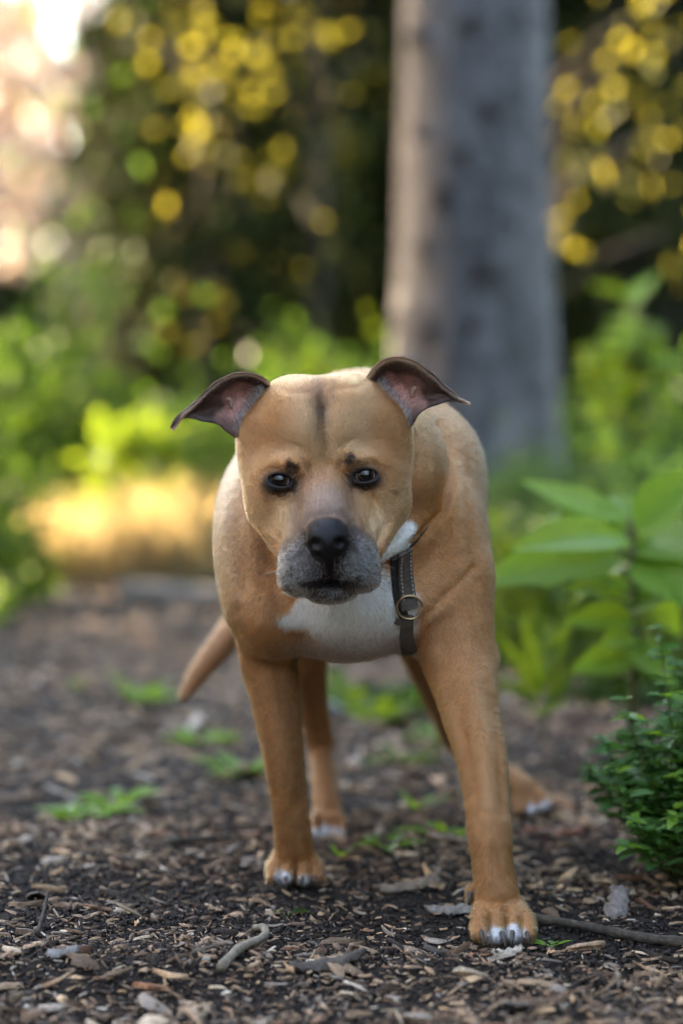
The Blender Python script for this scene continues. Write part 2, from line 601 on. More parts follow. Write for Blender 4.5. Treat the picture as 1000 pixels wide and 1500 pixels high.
def shrub(name, label, cat, c, rad, n, ll, lw, mat, seedn, group=None, nclump=40, up=.5, shell=.55, stems=9, mat2=None, frac2=0):
    """bushy plant: leaf clumps through an ellipsoidal volume standing on c"""
    r = np.random.default_rng(seedn)
    z0 = float(gh_all(np.array([c[0]]), np.array([c[1]]))[0])
    t = thing(name, label, cat, (c[0], c[1], z0), group)
    base = np.array([c[0], c[1], z0])
    d = unit(r.normal(0, 1, (nclump, 3)))
    rr = (shell + (1 - shell) * r.random(nclump)) * r.uniform(.75, 1.12, nclump)
    cl = d * rr[:, None] * np.array(rad)
    cl[:, 2] = np.abs(cl[:, 2]) * .95 + .04 * rad[2]
    cl = cl + base
    cs = r.uniform(.09, .19, nclump) * float(np.mean(rad))
    idx = r.integers(0, nclump, n)
    P = cl[idx] + r.normal(0, 1, (n, 3)) * cs[idx][:, None]
    P[:, 2] = np.maximum(P[:, 2], z0 + .015)
    out = unit(P - base - np.array([0, 0, rad[2] * .3]))
    D = unit(out * .7 + r.normal(0, .6, (n, 3)) + np.array([0, 0, .1]))
    Nn = unit(np.array([0, 0, up]) + out * .5 + r.normal(0, .5, (n, 3)))
    Ln = ll * r.uniform(.6, 1.3, n); Wd = lw * r.uniform(.7, 1.25, n)
    V = leaf_cards(P, D, Nn, Ln, Wd)
    if mat2 is not None:
        k = r.random(nclump) < frac2
        kk = k[idx]
        if kk.any(): cards_obj("young_foliage", V[kk], mat2, t)
        V = V[~kk]
    cards_obj("foliage", V, mat, t)
    for i in range(min(stems, nclump)):
        e = cl[i]; mid = base * .45 + e * .55 + r.normal(0, .03, 3); mid[2] = base[2] + (e[2] - base[2]) * .5
        s0 = base + np.array([r.normal(0, .04), r.normal(0, .04), -.02])
        tube_obj("stem", [s0, mid, e], [.008 * (rad[2] + .3), .006 * (rad[2] + .3), .003], M_TWIG if rad[2] > .5 else m_stem, t, 5)
    return t


# ------------------------------------------------------------------ the big tree
def tree_trunk(name, label, x, y, r0, height, mat, seedn, flare=.28, cat="tree", group=None, nseg=40, ring=40, lumps=.03):
    z0 = float(gh_all(np.array([x]), np.array([y]))[0]) - .05
    t = thing(name, label, cat, (x, y, z0), group)
    zs = np.concatenate([np.linspace(0, 1.2, nseg // 2), np.linspace(1.3, height, nseg // 2)])
    a = np.linspace(0, 2 * np.pi, ring, endpoint=False)
    V = []
    for z in zs:
        rr = r0 * (1 - .55 * z / height) * (1 + flare * math.exp(-z / (.6 if ring > 40 else .25)) * (1 + .35 * np.sin(a * 5 + seedn)))
        V.append(np.stack([x + rr * np.cos(a), y + rr * np.sin(a), np.full(ring, z0 + z)], 1))
    V = np.concatenate(V)
    nr = V - np.array([x, y, 0]); nr[:, 2] = 0; nr = unit(nr)
    V = V + nr * (vnoise(V * np.array([1, 1, .4]), 6, seedn) * lumps + vnoise(V * np.array([1, 1, .35]), 18, seedn + 1) * lumps * .4)[:, None]
    idx = np.arange(len(zs) * ring).reshape(len(zs), ring)
    nx = np.roll(idx, -1, axis=1)
    Fq = np.stack([idx[:-1], nx[:-1], nx[1:], idx[1:]], -1).reshape(-1, 4)
    tr = link("trunk", mesh_from("trunk", V, Fq), mat, t)
    return t, z0


big, bz = tree_trunk("tree", "tall grey-barked tree with a thick straight trunk behind the dog", .490, 9.0, .300, 10.5, M_BARK, 3, .24, nseg=60, ring=64, lumps=.016)
# knots on the trunk
m_knot, nt, b = new_mat("knot_bark")
n_a = N(nt, "ShaderNodeTexNoise", i_Scale=30.0, i_Detail=4.0)
rmp = ramp(nt, n_a.outputs["Fac"], [(.3, (.012, .009, .008)), (.7, (.035, .028, .026))])
L(nt, rmp.outputs["Color"], b.inputs["Base Color"]); b.inputs["Roughness"].default_value = .9
for (kx, ky, kr) in ((620, 45, 14), (690, 38, 12), (712, 165, 13), (678, 225, 12), (655, 290, 15), (700, 250, 9), (628, 365, 12), (706, 400, 14),
                     (632, 485, 11), (745, 330, 9), (616, 190, 9), (690, 480, 9), (740, 95, 9)):
    zz = Q(kx, ky, 8.7)[2]
    xx = Q(kx, ky, 8.7)[0]
    rad = .300 * (1 - .55 * (zz + .05) / 10.5) * (1 + .24 * math.exp(-(zz + .05) / .6)) - .008
    dx = np.clip((xx - .490) / rad, -.95, .95)
    yy = 9.0 - rad * math.sqrt(1 - dx * dx)
    rr = RP(kr, 8.7) * 1.7
    vs = []
    fs = []
    nu_, nv_ = 12, 7
    for j in range(nv_ + 1):
        ph = math.pi * j / nv_
        for i in range(nu_):
            a_ = 2 * math.pi * i / nu_
            w = 1 + .25 * math.sin(3 * a_ + kx)
            vs.append((xx + rr * math.sin(ph) * math.cos(a_) * w, yy - rr * .35 * math.cos(ph), zz + rr * .8 * math.sin(ph) * math.sin(a_) * w))
    for j in range(nv_):
        for i in range(nu_):
            fs.append((j * nu_ + i, j * nu_ + (i + 1) % nu_, (j + 1) * nu_ + (i + 1) % nu_, (j + 1) * nu_ + i))
    link("knot", mesh_from("knot", vs, fs), m_knot, big)
# its limbs and crown start above the frame
r = np.random.default_rng(17)
P, D = [], []
tubes = []
for i in range(26):
    z = 5.0 + 5.0 * i / 26 + r.uniform(-.2, .2)
    a = i * 2.4 + r.uniform(-.3, .3)
    ln = 3.2 * (1 - (z - 5) / 10)
    s0 = np.array([.490, 9.0, bz + z]); e = s0 + np.array([math.cos(a) * ln, math.sin(a) * ln, .25 * ln])
    tubes.append(([s0, (s0 + e) / 2 + np.array([0, 0, .12]), e], [.06, .035, .012]))
    k = 260
    tt = r.uniform(.25, 1.05, k)
    P.append(s0 + (e - s0) * tt[:, None] + r.normal(0, .32, (k, 3))); D.append(r.normal(0, 1, (k, 3)) + np.array([0, 0, -.4]))
P, D = np.concatenate(P), np.concatenate(D)
join_tubes("limbs", tubes, M_BARK, big)
cards_obj("crown", leaf_cards(P, D, r.normal(0, 1, P.shape), r.uniform(.12, .22, len(P)), r.uniform(.06, .11, len(P))), M_LEAF, big)

# ------------------------------------------------------------------ spruces
def spruce(x, y, h, label, seedn, r0=.16, low=.5, reach=1.5, dens=1.0, group="spruces of the dark wood behind the path"):
    t, z0 = tree_trunk("spruce_tree", label, x, y, r0, h, M_BARK_DARK, seedn, .2, "spruce", group, nseg=16, ring=14)
    r = np.random.default_rng(seedn)
    tubes, Ps, Ds = [], [], []
    nb = int(15 * h)
    for i in range(nb):
        f = (i / nb) ** 1.25
        z = low + (h - low) * f
        a = i * 2.39996 + r.uniform(-.4, .4)
        ln = reach * (1 - f) ** .8 * r.uniform(.65, 1.15) + .12
        s0 = np.array([x, y, z0 + z])
        dr = np.array([math.cos(a), math.sin(a), 0])
        tip = s0 + dr * ln + np.array([0, 0, -.28 * ln])
        mid = s0 + dr * ln * .5 + np.array([0, 0, .02 * ln])
        tubes.append(([s0, mid, tip], [.022 * (1 - f) + .006, .013, .004]))
        k = int((26 + 62 * ln) * dens)
        tt = r.uniform(.18, 1.0, k)[:, None]
        q = (1 - tt) ** 2 * s0 + 2 * tt * (1 - tt) * (mid * 2 - (s0 + tip) / 2) + tt ** 2 * tip
        side = np.array([-dr[1], dr[0], 0])
        sp = r.normal(0, .17, (k, 1)) * ln * (1.1 - tt * .5)
        q = q + side * sp + np.stack([r.normal(0, .02, k), r.normal(0, .02, k), -np.abs(r.normal(0, .07, k))], 1)
        Ps.append(q); Ds.append(dr * .35 + side * np.sign(sp) * .35 + np.array([0, 0, -.9]) + r.normal(0, .3, (k, 3)))
    P, D = np.concatenate(Ps), np.concatenate(Ds)
    join_tubes("boughs", tubes, M_BARK_DARK, t, 5)
    n = len(P)
    cards_obj("needles", leaf_cards(P, D, r.normal(0, 1, (n, 3)), r.uniform(.10, .24, n), r.uniform(.025, .06, n), .05), M_NEEDLE, t)
    return t
def PX(px, Y):
    return (px - 500.0) / FPX * Y


SPR = [  # px, Y, height, trunk radius, lowest boughs, reach, density
    (325, 12.5, 11, .15, .5, .65, 1.7), (440, 14.0, 12, .16, .5, .95, 1.2), (275, 15.5, 11, .15, .5, .72, 1.4), (545, 15.0, 12, .19, .5, 1.3, 1.1),
    (950, 13.6, 12, .16, .3, 1.6, 1.4), (1090, 14.5, 11, .18, .5, 1.4, 1.1), (760, 17.0, 12, .18, .5, 1.6, 1.0), (640, 18.5, 13, .2, .4, 1.7, 1.0),
    (410, 19.0, 13, .2, .4, 1.5, 1.2), (480, 20.5, 13, .2, .4, 1.7, 1.0), (900, 20.0, 13, .2, .4, 1.8, 1.0), (1120, 18.0, 12, .2, .4, 1.8, 1.1), (300, 18.5, 11, .14, .5, .9, 1.4),
]
SPR_LABEL = ["dark drooping spruce behind the dog's left ear, nearest spruce left of the grey tree", "slender spruce with yellow lit boughs just left of the grey tree",
             "spruce standing beside the pale sky gap on the left", "dark spruce against the left edge of the grey tree",
             "dark drooping spruce right of the grey tree, nearest spruce on that side", "spruce under the bright corner of sky at the right edge",
             "spruce half hidden behind the right edge of the grey tree", "tall spruce hidden far behind the grey trunk",
             "far spruce filling the gap between two nearer spruces on the left", "far spruce behind the slender yellow lit spruce",
             "far spruce showing through the nearest spruce right of the grey tree", "far spruce beyond the right edge of the picture", "thin far spruce right of the bright sky gap"]
for i, (px, Y, h, r0, low, rc, de) in enumerate(SPR):
    spruce(PX(px, Y), Y, h, SPR_LABEL[i], 300 + i, r0, low, rc, de)
# added unseen spruces at left, screening the low sun but for two gaps
def screen_pos(sv, t):
    hx, hy = math.sin(SUN_AZ), math.cos(SUN_AZ)
    return hy * sv + hx * t, -hx * sv + hy * t


SCR = [(-2.0, 9.5, .2, 1.4), (-.8, 9.0, .2, 1.4), (.4, 10.0, .2, 1.4), (1.6, 9.2, .2, 1.4), (2.8, 10.4, .2, 1.4), (4.0, 10.2, .2, 1.2), (5.05, 10.6, .3, 1.25),
       (6.45, 11.0, 3.1, .8), (7.15, 11.6, 3.15, .8), (7.85, 11.0, 3.5, .8), (8.55, 11.2, .2, .62), (2.0, 12.6, .3, 1.5), (3.4, 13.0, .3, 1.5)]
for i, (sv, t_, low, rc) in enumerate(SCR):
    x, y = screen_pos(sv, t_)
    spruce(x, y, 8.5, "added spruce screening the sun, out of the picture on the left", 340 + i, .14 if low < 1 else .07, low, rc, 1.5, "added sun-screening spruces left of the path outside the picture")
# more added spruces around and behind the lens, blocking low sky light
PROTO = {}


def copy_thing(src, loc, rz):
    """a copy of a thing and of its parts, sharing mesh data"""
    r_ = src.copy(); COL.objects.link(r_)
    r_.location = loc; r_.rotation_euler = (0, 0, rz)
    for ch in src.children:
        c = ch.copy(); COL.objects.link(c); c.parent = r_
    return r_


for i, (x, y, rc) in enumerate(((3.4, 1.2, 1.8), (3.2, 4.2, 1.7), (3.6, 7.0, 1.8), (4.4, -1.6, 1.9), (-4.2, 0.2, 1.8), (-4.0, 3.4, 1.8), (-3.9, 6.2, 1.5), (-6.0, -2.5, 2.3), (-4.0, -5.5, 2.3), (4.4, -5.0, 2.3), (6.2, -1.5, 2.3), (5.6, 2.6, 2.2), (5.4, 5.6, 2.2),
                                (6.2, -4.6, 2.4), (-5.8, -5.0, 2.4), (-1.6, -6.4, 2.0), (1.4, -6.2, 2.0), (0.0, -7.4, 2.2), (3.0, -7.0, 2.2), (-3.0, -7.2, 2.2))):
    kind_ = 0 if i < 7 else (1 if i < 15 else 2)
    if kind_ not in PROTO:
        PROTO[kind_] = spruce(x, y, (8.5, 11.0, 5.6)[kind_], "added spruce blocking low sky light, out of the picture", 370 + i, .18, .3, rc, 1.1 if i < 7 else .5, "added light-blocking spruces around the glade outside the picture")
    else:
        copy_thing(PROTO[kind_], (x, y, float(gh_all(np.array([x]), np.array([y]))[0]) - .05), i * 1.7)

# far wood closing the view, lower at the left where the sky shows
r = np.random.default_rng(23)
n = 24000
xx = r.uniform(-15, 17, n)
yy = r.uniform(27, 36, n)
top = 2.3 + 9.0 * smooth01((xx + 3.3) / .9) + .5 * np.sin(xx * 1.7) + .35 * np.sin(xx * 4.1 + 1)
left_wood = smooth01((-7.5 - xx) / 2.0)
top = (top - 4.0 * np.exp(-((xx - 4.3) / .8) ** 2)) + 5.0 * left_wood
zz = r.random(n) * top
P = np.stack([xx, yy, zz], 1)
fw = cards_obj("far_wood", leaf_cards(P, r.normal(0, 1, (n, 3)) + np.array([0, 0, -.5]), r.normal(0, 1, (n, 3)), r.uniform(.35, .8, n), r.uniform(.2, .45, n)), M_NEEDLE, None)
tag(fw, "dark far wood closing the view behind the spruces", kind="stuff")

# young broad-leaved trees among the spruces, their leaves lit from behind
def sapling(x, y, h, label, seedn, clusters, n, ll=.085, mat=None):
    t, z0 = tree_trunk("sapling", label, x, y, .011, h, M_BARK_DARK, seedn, .15, "sapling", "saplings among the spruces", nseg=14, ring=10, lumps=.004)
    r = np.random.default_rng(seedn)
    tubes, P = [], []
    for (cx, cz, rad, w) in clusters:
        c = np.array([cx, y + r.uniform(-.3, .3), cz])
        s0 = np.array([x, y, z0 + max(.3, min(h * .95, cz - z0 - .35))])
        tubes.append(([s0, (s0 + c) / 2 + np.array([0, 0, .06]), c], [.014, .009, .004]))
        k = int(n * w)
        P.append(c + r.normal(0, .5, (k, 3)) * np.array([rad * 1.35, rad, rad * 1.5]))
    P = np.concatenate(P); k = len(P)
    join_tubes("boughs", tubes, M_BARK_DARK, t, 6)
    cards_obj("foliage", leaf_cards(P, r.normal(0, 1, (k, 3)) + np.array([0, 0, -.5]), r.normal(0, .6, (k, 3)) + np.array([0, -.3, 1.0]), ll * r.uniform(.35, 1.5, k), ll * .6 * r.uniform(.7, 1.2, k)), mat or M_GOLD, t)
    return t


def ZQ(py, Y): return float(Q(500, py, Y)[2])


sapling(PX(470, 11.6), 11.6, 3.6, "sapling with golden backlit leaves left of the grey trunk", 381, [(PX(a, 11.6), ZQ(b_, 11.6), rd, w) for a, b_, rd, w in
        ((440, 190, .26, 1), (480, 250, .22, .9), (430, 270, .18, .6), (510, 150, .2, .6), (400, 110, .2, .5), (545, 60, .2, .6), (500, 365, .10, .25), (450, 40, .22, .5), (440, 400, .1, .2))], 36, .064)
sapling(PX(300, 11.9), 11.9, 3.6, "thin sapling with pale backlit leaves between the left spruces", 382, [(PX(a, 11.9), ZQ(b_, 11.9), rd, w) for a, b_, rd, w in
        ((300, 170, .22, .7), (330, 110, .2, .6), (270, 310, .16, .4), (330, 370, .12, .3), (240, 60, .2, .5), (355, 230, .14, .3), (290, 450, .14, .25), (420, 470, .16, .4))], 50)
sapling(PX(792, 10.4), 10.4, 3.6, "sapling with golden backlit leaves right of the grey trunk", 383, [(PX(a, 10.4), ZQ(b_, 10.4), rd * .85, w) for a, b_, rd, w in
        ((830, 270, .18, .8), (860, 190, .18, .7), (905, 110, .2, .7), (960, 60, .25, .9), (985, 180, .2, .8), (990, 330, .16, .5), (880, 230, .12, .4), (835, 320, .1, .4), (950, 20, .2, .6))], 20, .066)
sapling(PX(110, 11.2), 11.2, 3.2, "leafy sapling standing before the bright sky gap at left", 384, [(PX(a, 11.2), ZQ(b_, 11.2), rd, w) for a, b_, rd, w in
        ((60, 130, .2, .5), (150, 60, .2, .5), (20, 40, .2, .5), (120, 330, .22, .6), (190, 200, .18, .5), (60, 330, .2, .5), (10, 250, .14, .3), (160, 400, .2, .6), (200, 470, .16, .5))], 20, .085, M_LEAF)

# added peach leaf cards giving the bright gap at left its evening glow
r = np.random.default_rng(29)
n = 6500
xx, yy = r.uniform(-13, -3.6, n), r.uniform(46, 51, n)
zz = r.random(n) * (10.5 + 2.0 * np.sin(xx * 1.3) + 1.2 * np.sin(xx * 3.7))
ft = cards_obj("peach_glow_cards", leaf_cards(np.stack([xx, yy, zz], 1), r.normal(0, 1, (n, 3)), r.normal(0, 1, (n, 3)), r.uniform(.35, .75, n), r.uniform(.2, .45, n)), M_FAR, None)
tag(ft, "added pale peach foliage making the bright glow in the gap at left", kind="stuff")

# ------------------------------------------------------------------ shrubs and plants of the middle distance
shrub("shrub", "tall loose green shrub at the left edge below the bright sky", "shrub", (PX(70, 9.6), 9.6), (.46, .34, 1.20), 2600, .075, .046, M_LEAF, 401, "green shrubs left of the path", 46, shell=.35, mat2=M_LEAF_BRIGHT, frac2=.12)
shrub("shrub", "mid-height green shrub at the far left edge", "shrub", (PX(-70, 7.6), 7.6), (.36, .3, .80), 2600, .055, .034, M_LEAF, 402, "green shrubs left of the path", 36)
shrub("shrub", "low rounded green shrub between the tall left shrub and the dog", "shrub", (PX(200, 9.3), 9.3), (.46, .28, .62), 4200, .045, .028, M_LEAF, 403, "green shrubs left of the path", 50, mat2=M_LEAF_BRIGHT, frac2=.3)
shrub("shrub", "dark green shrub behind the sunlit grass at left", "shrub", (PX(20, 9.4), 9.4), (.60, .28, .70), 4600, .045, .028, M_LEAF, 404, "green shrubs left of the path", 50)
shrub("shrub", "yellow-green sunlit shrub directly behind the dog's raised left ear", "shrub", (PX(255, 8.9), 8.9), (.34, .26, .74), 2600, .060, .042, M_LEAF_BRIGHT, 405, None, 34)  # brighter leaf colour stands in for sun on the leaves
shrub("shrub", "sunlit shrub showing over the top of the dog's head", "shrub", (PX(455, 9.3), 9.3), (.42, .3, .78), 3400, .060, .042, M_LEAF_BRIGHT, 406, None, 40)  # sunlit look carried by the brighter leaf colour
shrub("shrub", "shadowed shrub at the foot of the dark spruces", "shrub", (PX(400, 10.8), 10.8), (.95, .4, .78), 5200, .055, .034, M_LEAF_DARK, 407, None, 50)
shrub("shrub", "low fine-leaved blue-green shrub at the foot of the grey tree", "shrub", (PX(770, 7.6), 7.6), (.34, .3, .52), 3600, .034, .021, M_LEAF_BLUE, 411, "fine-leaved shrubs right of the path", 70)
shrub("shrub", "broad fine-leaved blue-green mound filling the right edge", "shrub", (PX(930, 6.6), 6.6), (.36, .32, .60), 5200, .032, .020, M_LEAF_BLUE, 412, "fine-leaved shrubs right of the path", 90)
shrub("shrub", "fine-leaved mound behind the big-leaved plant, partly out of the picture", "shrub", (PX(1040, 5.9), 5.9), (.30, .3, .50), 3600, .032, .020, M_LEAF_BLUE, 413, "fine-leaved shrubs right of the path", 70)
shrub("shrub", "leafy light green shrub between the dog's back and the broad-leaved plant", "shrub", (PX(765, 5.6), 5.6), (.13, .15, .40), 520, .055, .028, M_LEAF_BRIGHT, 415, None, 22, stems=7)
shrub("shrub", "small-leaved green shrub at the right edge behind the broad-leaved plant", "shrub", (PX(985, 5.0), 5.0), (.20, .18, .40), 1100, .042, .024, M_LEAF, 416, None, 30, mat2=M_LEAF_BRIGHT, frac2=.3)
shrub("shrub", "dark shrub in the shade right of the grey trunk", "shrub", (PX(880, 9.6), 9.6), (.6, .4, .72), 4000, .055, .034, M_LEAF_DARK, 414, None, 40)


def big_leaf_plant(name, label, base, mat, leaves, stem_top, group=None, stem_r=.006, cat="plant"):
    t = thing(name, label, cat, base, group)
    base = np.array(base, float)
    st = np.array(stem_top, float)
    if stem_r:
        tube_obj("stem", [base - np.array([0, 0, .02]), base * .5 + st * .5 + np.array([.008, 0, 0]), st], [stem_r, stem_r * .8, stem_r * .5], m_stem, t, 7)
    for i, (b0, tip, w, v) in enumerate(leaves):
        b0, tip = np.array(b0, float), np.array(tip, float)
        d = tip - b0
        L_ = np.linalg.norm(d)
        nrm = np.array([0, -1.0, .75]) + np.array([random.gauss(0, .15), random.gauss(0, .15), 0])
        if abs(unit(d)[2]) > .8: nrm = np.array([random.gauss(0, .4), -1.0, .3])
        leaf_obj(t, mat, b0, d, nrm, L_, w, v)
        near = st + (base - st) * min(1, max(0, (st[2] - b0[2] + .01) / max(.01, st[2] - base[2])))
        if np.linalg.norm(b0 - near) > .012:
            tube_obj("leaf_stalk", [near, (near + b0) / 2 + np.array([0, 0, .01]), b0], [stem_r * .45, stem_r * .35, stem_r * .3], m_stem, t, 5)
    return t


# the broad-leaved plant right of the dog
Yp = 3.7
bx = PX(922, Yp)
q = lambda px, py, dy=0: Q(px, py, Yp + dy)
big_leaf_plant("broad_leaved_plant", "tall plant with broad pointed leaves on one stem right of the dog", (bx, Yp, float(gh(bx, Yp)[0])), M_BROAD, [
    (q(918, 790, -.05), q(758, 786, -.30), 0.090, 1), (q(915, 778, .0), q(790, 735, .10), 0.085, 2), (q(930, 775, -.02), q(1030, 690, -.10), 0.104, 0),
    (q(905, 812, -.05), q(716, 830, -.18), 0.104, 2), (q(930, 800, .05), q(1060, 800, -.10), 0.109, 1), (q(928, 770, .05), q(905, 718, .25), 0.073, 0),
    (q(932, 820, .0), q(1020, 880, -.12), 0.085, 1), (q(925, 860, .0), q(868, 850, -.12), 0.042, 0), (q(928, 905, .0), q(830, 905, -.10), 0.061, 1),
    (q(918, 765, .0), q(760, 700, .18), 0.055, 0), (q(930, 770, .05), q(985, 745, .30), 0.073, 2), (q(925, 930, .0), q(880, 945, -.1), 0.049, 0),
    (q(915, 830, .05), q(820, 880, .2), 0.073, 1), (q(922, 880, -.02), q(842, 842, -.15), 0.068, 2), (q(930, 840, .03), q(968, 775, .05), 0.068, 0), (q(928, 890, .0), q(985, 860, -.1), 0.068, 1), (q(924, 945, .0), q(985, 985, -.1), 0.068, 2), (q(922, 960, .0), q(845, 975, -.08), 0.068, 1), (q(935, 860, .05), q(1010, 930, .1), 0.073, 1)], Q(925, 765, Yp), None, .010)
Yp = 4.35
bx = PX(795, Yp)
big_leaf_plant("weed", "light green weed with upright narrow leaves beside the dog's right foreleg", (bx, Yp, float(gh(bx, Yp)[0])), M_LEAF_BRIGHT, [
    (q(793, 1010, -.25), q(762, 893, -.30), .032, 0), (q(797, 1005, -.35), q(838, 893, -.40), .030, 1), (q(790, 1020, -.40), q(733, 930, -.45), .036, 1),
    (q(797, 1000, -.35), q(805, 900, -.30), .028, 0), (q(800, 1030, -.42), q(850, 960, -.45), .032, 2), (q(790, 1035, -.42), q(728, 990, -.55), .034, 2),
    (q(797, 1045, -.45), q(838, 1020, -.60), .028, 1), (q(793, 1020, -.40), q(775, 930, -.5), .026, 0), (q(797, 1050, -.42), q(765, 1030, -.6), .026, 2),
    (q(795, 990, -.40), q(822, 915, -.35), .024, 0)], Q(795, 985, Yp), None, .005)


def rosette(px, py, label, n, ln, wd, mat, seedn, up=.5, cat="weed", name="weed", group="small weeds growing through the mulch", Y=None):
    r = np.random.default_rng(seedn)
    Yg = groundY(py) if Y is None else Y
    x = PX(px, Yg)
    z = float(gh(x, Yg)[0])
    t = thing(name, label, cat, (x, Yg, z), group)
    for i in range(n):
        a = i * 2.4 + r.uniform(-.4, .4)
        u = up * r.uniform(.5, 1.3)
        d = np.array([math.cos(a), math.sin(a), u])
        l_ = ln * r.uniform(.6, 1.15)
        b0 = np.array([x, Yg, z + .004]) + d * np.array([1, 1, .6]) * l_ * .35
        leaf_obj(t, mat, b0, d + np.array([0, 0, -.1]), np.array([0, 0, 1.0]) - d * .3, l_, wd * r.uniform(.7, 1.2), int(r.integers(0, 4)))
        tube_obj("leaf_stalk", [np.array([x, Yg, z - .004]), b0 * .5 + np.array([x, Yg, z]) * .5 + np.array([0, 0, .003]), b0], [.0012, .0010, .0008], m_stem, t, 5)
    return t


WEEDS = [
    (120, 1188, "low dark green weed lying across the mulch at left", 16, .050, .022, M_BROAD, .35), (172, 1172, "small leafy weed beside the long low weed at left", 10, .040, .020, M_BROAD, .7),
    (350, 1135, "pale weed in the mulch just left of the left foreleg", 10, .045, .020, M_BROAD, .5), (285, 1085, "blurred weed left of the dog below its tail", 9, .050, .022, M_BROAD, .45),
    (210, 1030, "small upright weed in the mulch far left of the tail", 9, .055, .024, M_BROAD, .9), (108, 1012, "tiny sprout near the left edge of the path", 4, .030, .014, M_LEAF_BRIGHT, .8),
    (565, 1247, "bright green seedling on dark soil between the dog's legs", 6, .038, .020, M_BROAD, .35), (650, 1230, "bright seedling with three leaves touching the right foreleg", 6, .036, .018, M_BROAD, .6),
    (612, 1185, "thin sprout behind the two bright seedlings", 5, .032, .013, M_BROAD, .9), (590, 1118, "small blurred weed under the dog's belly", 7, .045, .020, M_LEAF_BRIGHT, .5),
    (640, 1085, "blurred weed just left of the right hind leg", 7, .050, .022, M_BROAD, .6), (418, 1342, "single dark green leaf lying in front of the left forepaw", 2, .026, .013, M_LEAF_DARK, .25),
    (497, 1262, "tiny yellow-green sprout right of the left forepaw", 3, .018, .009, M_BROAD, .8), (808, 1388, "tiny green sprout right of the right forepaw", 5, .016, .008, M_BROAD, .7),
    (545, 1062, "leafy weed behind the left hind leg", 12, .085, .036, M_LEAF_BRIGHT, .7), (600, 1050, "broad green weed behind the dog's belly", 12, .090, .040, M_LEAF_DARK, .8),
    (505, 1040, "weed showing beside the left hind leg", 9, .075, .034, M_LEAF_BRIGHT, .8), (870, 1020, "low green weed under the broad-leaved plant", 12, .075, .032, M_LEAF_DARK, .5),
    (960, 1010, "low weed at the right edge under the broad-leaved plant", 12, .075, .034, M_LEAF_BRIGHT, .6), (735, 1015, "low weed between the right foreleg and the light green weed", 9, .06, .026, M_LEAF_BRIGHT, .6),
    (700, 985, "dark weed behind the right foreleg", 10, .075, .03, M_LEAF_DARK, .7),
]
for i, (px, py, lab, n_, ln, wd, mt, up) in enumerate(WEEDS):
    rosette(px, py, lab, n_, ln * 1.3, wd * 1.4, mt, 500 + i, up)

# leafy bush, upper right
t = thing("leafy_bush", "leafy bush with large rounded yellow-green leaves at the right edge, upper right of the dog", "bush", (PX(985, 7.2), 7.2, float(gh_all(np.array([PX(985, 7.2)]), np.array([7.2]))[0])), None)
r = np.random.default_rng(61)
b0 = np.array(t.location)
for s_ in range(9):
    e = Q(r.uniform(860, 1110), r.uniform(430, 560), 7.2 + r.uniform(-.25, .25))
    tube_obj("stem", [b0 + np.array([r.normal(0, .03), 0, -.02]), b0 * .5 + e * .5 + np.array([0, 0, .1]), e], [.012, .009, .004], M_TWIG, t, 6)
    for k in range(13):
        f = r.uniform(.45, 1.02)
        p = b0 * (1 - f) ** 2 + 2 * f * (1 - f) * (b0 * .5 + e * .5 + np.array([0, 0, .1])) + e * f * f
        d = r.normal(0, 1, 3) + np.array([-.4, -.5, .15])
        leaf_obj(t, M_BROAD if r.random() < .6 else M_LEAF_BRIGHT, p, d, np.array([0, 0, 1]) + r.normal(0, .35, 3), r.uniform(.10, .17), r.uniform(.075, .115), int(r.integers(0, 4)))

# ------------------------------------------------------------------ sunlit grass at left and grass under the shrubs
def grass(name, x0, x1, y0, y1, n, h, mat, seedn, label):
    r = np.random.default_rng(seedn)
    x = r.uniform(x0, x1, n); y = r.uniform(y0, y1, n)
    tuft = vnoise(np.stack([x, y, 0 * x], 1), 4.0, seedn)
    z = gh_all(x, y)
    if name == 'dry_grass':
        k_ = r.random(n) < smooth01(tuft * 1.3 + .35); x, y, z, tuft = x[k_], y[k_], z[k_], tuft[k_]; n = len(x)
    H = h * r.uniform(.4, 1.1, n) * (1 + (.45 if name == 'grass' else .9) * tuft)
    lean = r.normal(0, .28, (n, 2))
    P0 = np.stack([x, y, z - .01], 1)
    P1 = P0 + np.stack([lean[:, 0] * H * .4, lean[:, 1] * H * .4, H * .6], 1)
    P2 = P0 + np.stack([lean[:, 0] * H * 1.3, lean[:, 1] * H * 1.3, H], 1)
    a = r.uniform(0, np.pi, n); w = r.uniform(.003, .008, n) * (1 + h)
    S = np.stack([np.cos(a) * w, np.sin(a) * w, 0 * a], 1)
    V = np.stack([P0 - S, P0 + S, P1 + S * .8, P1 - S * .8, P2], 1)
    Fc = np.array([(0, 1, 2), (0, 2, 3), (3, 2, 4)])
    k = 5
    Fa = (Fc[None] + (np.arange(n) * k)[:, None, None]).reshape(-1, 3)
    o = link(name, mesh_from(name, V.reshape(-1, 3), Fa, smooth=False), mat)
    return tag(o, label, kind="stuff")


grass("dry_grass", PX(-60, 8.2), PX(340, 8.2), 8.35, 9.4, 2300, .24, M_STRAW, 71, "golden sunlit dry grass at the far left edge of the path")
grass("grass", -6, 7, 8.9, 12, 26000, .22, M_GRASS, 72, "green grass under the trees")
grass("grass", PX(640, 6.0), 3.0, 5.6, 9, 9000, .16, M_GRASS, 73, "green grass under the shrubs at right")
grass("grass", -4, PX(-30, 6.4), 5.6, 9, 7000, .18, M_GRASS, 74, "green grass under the shrubs at left")

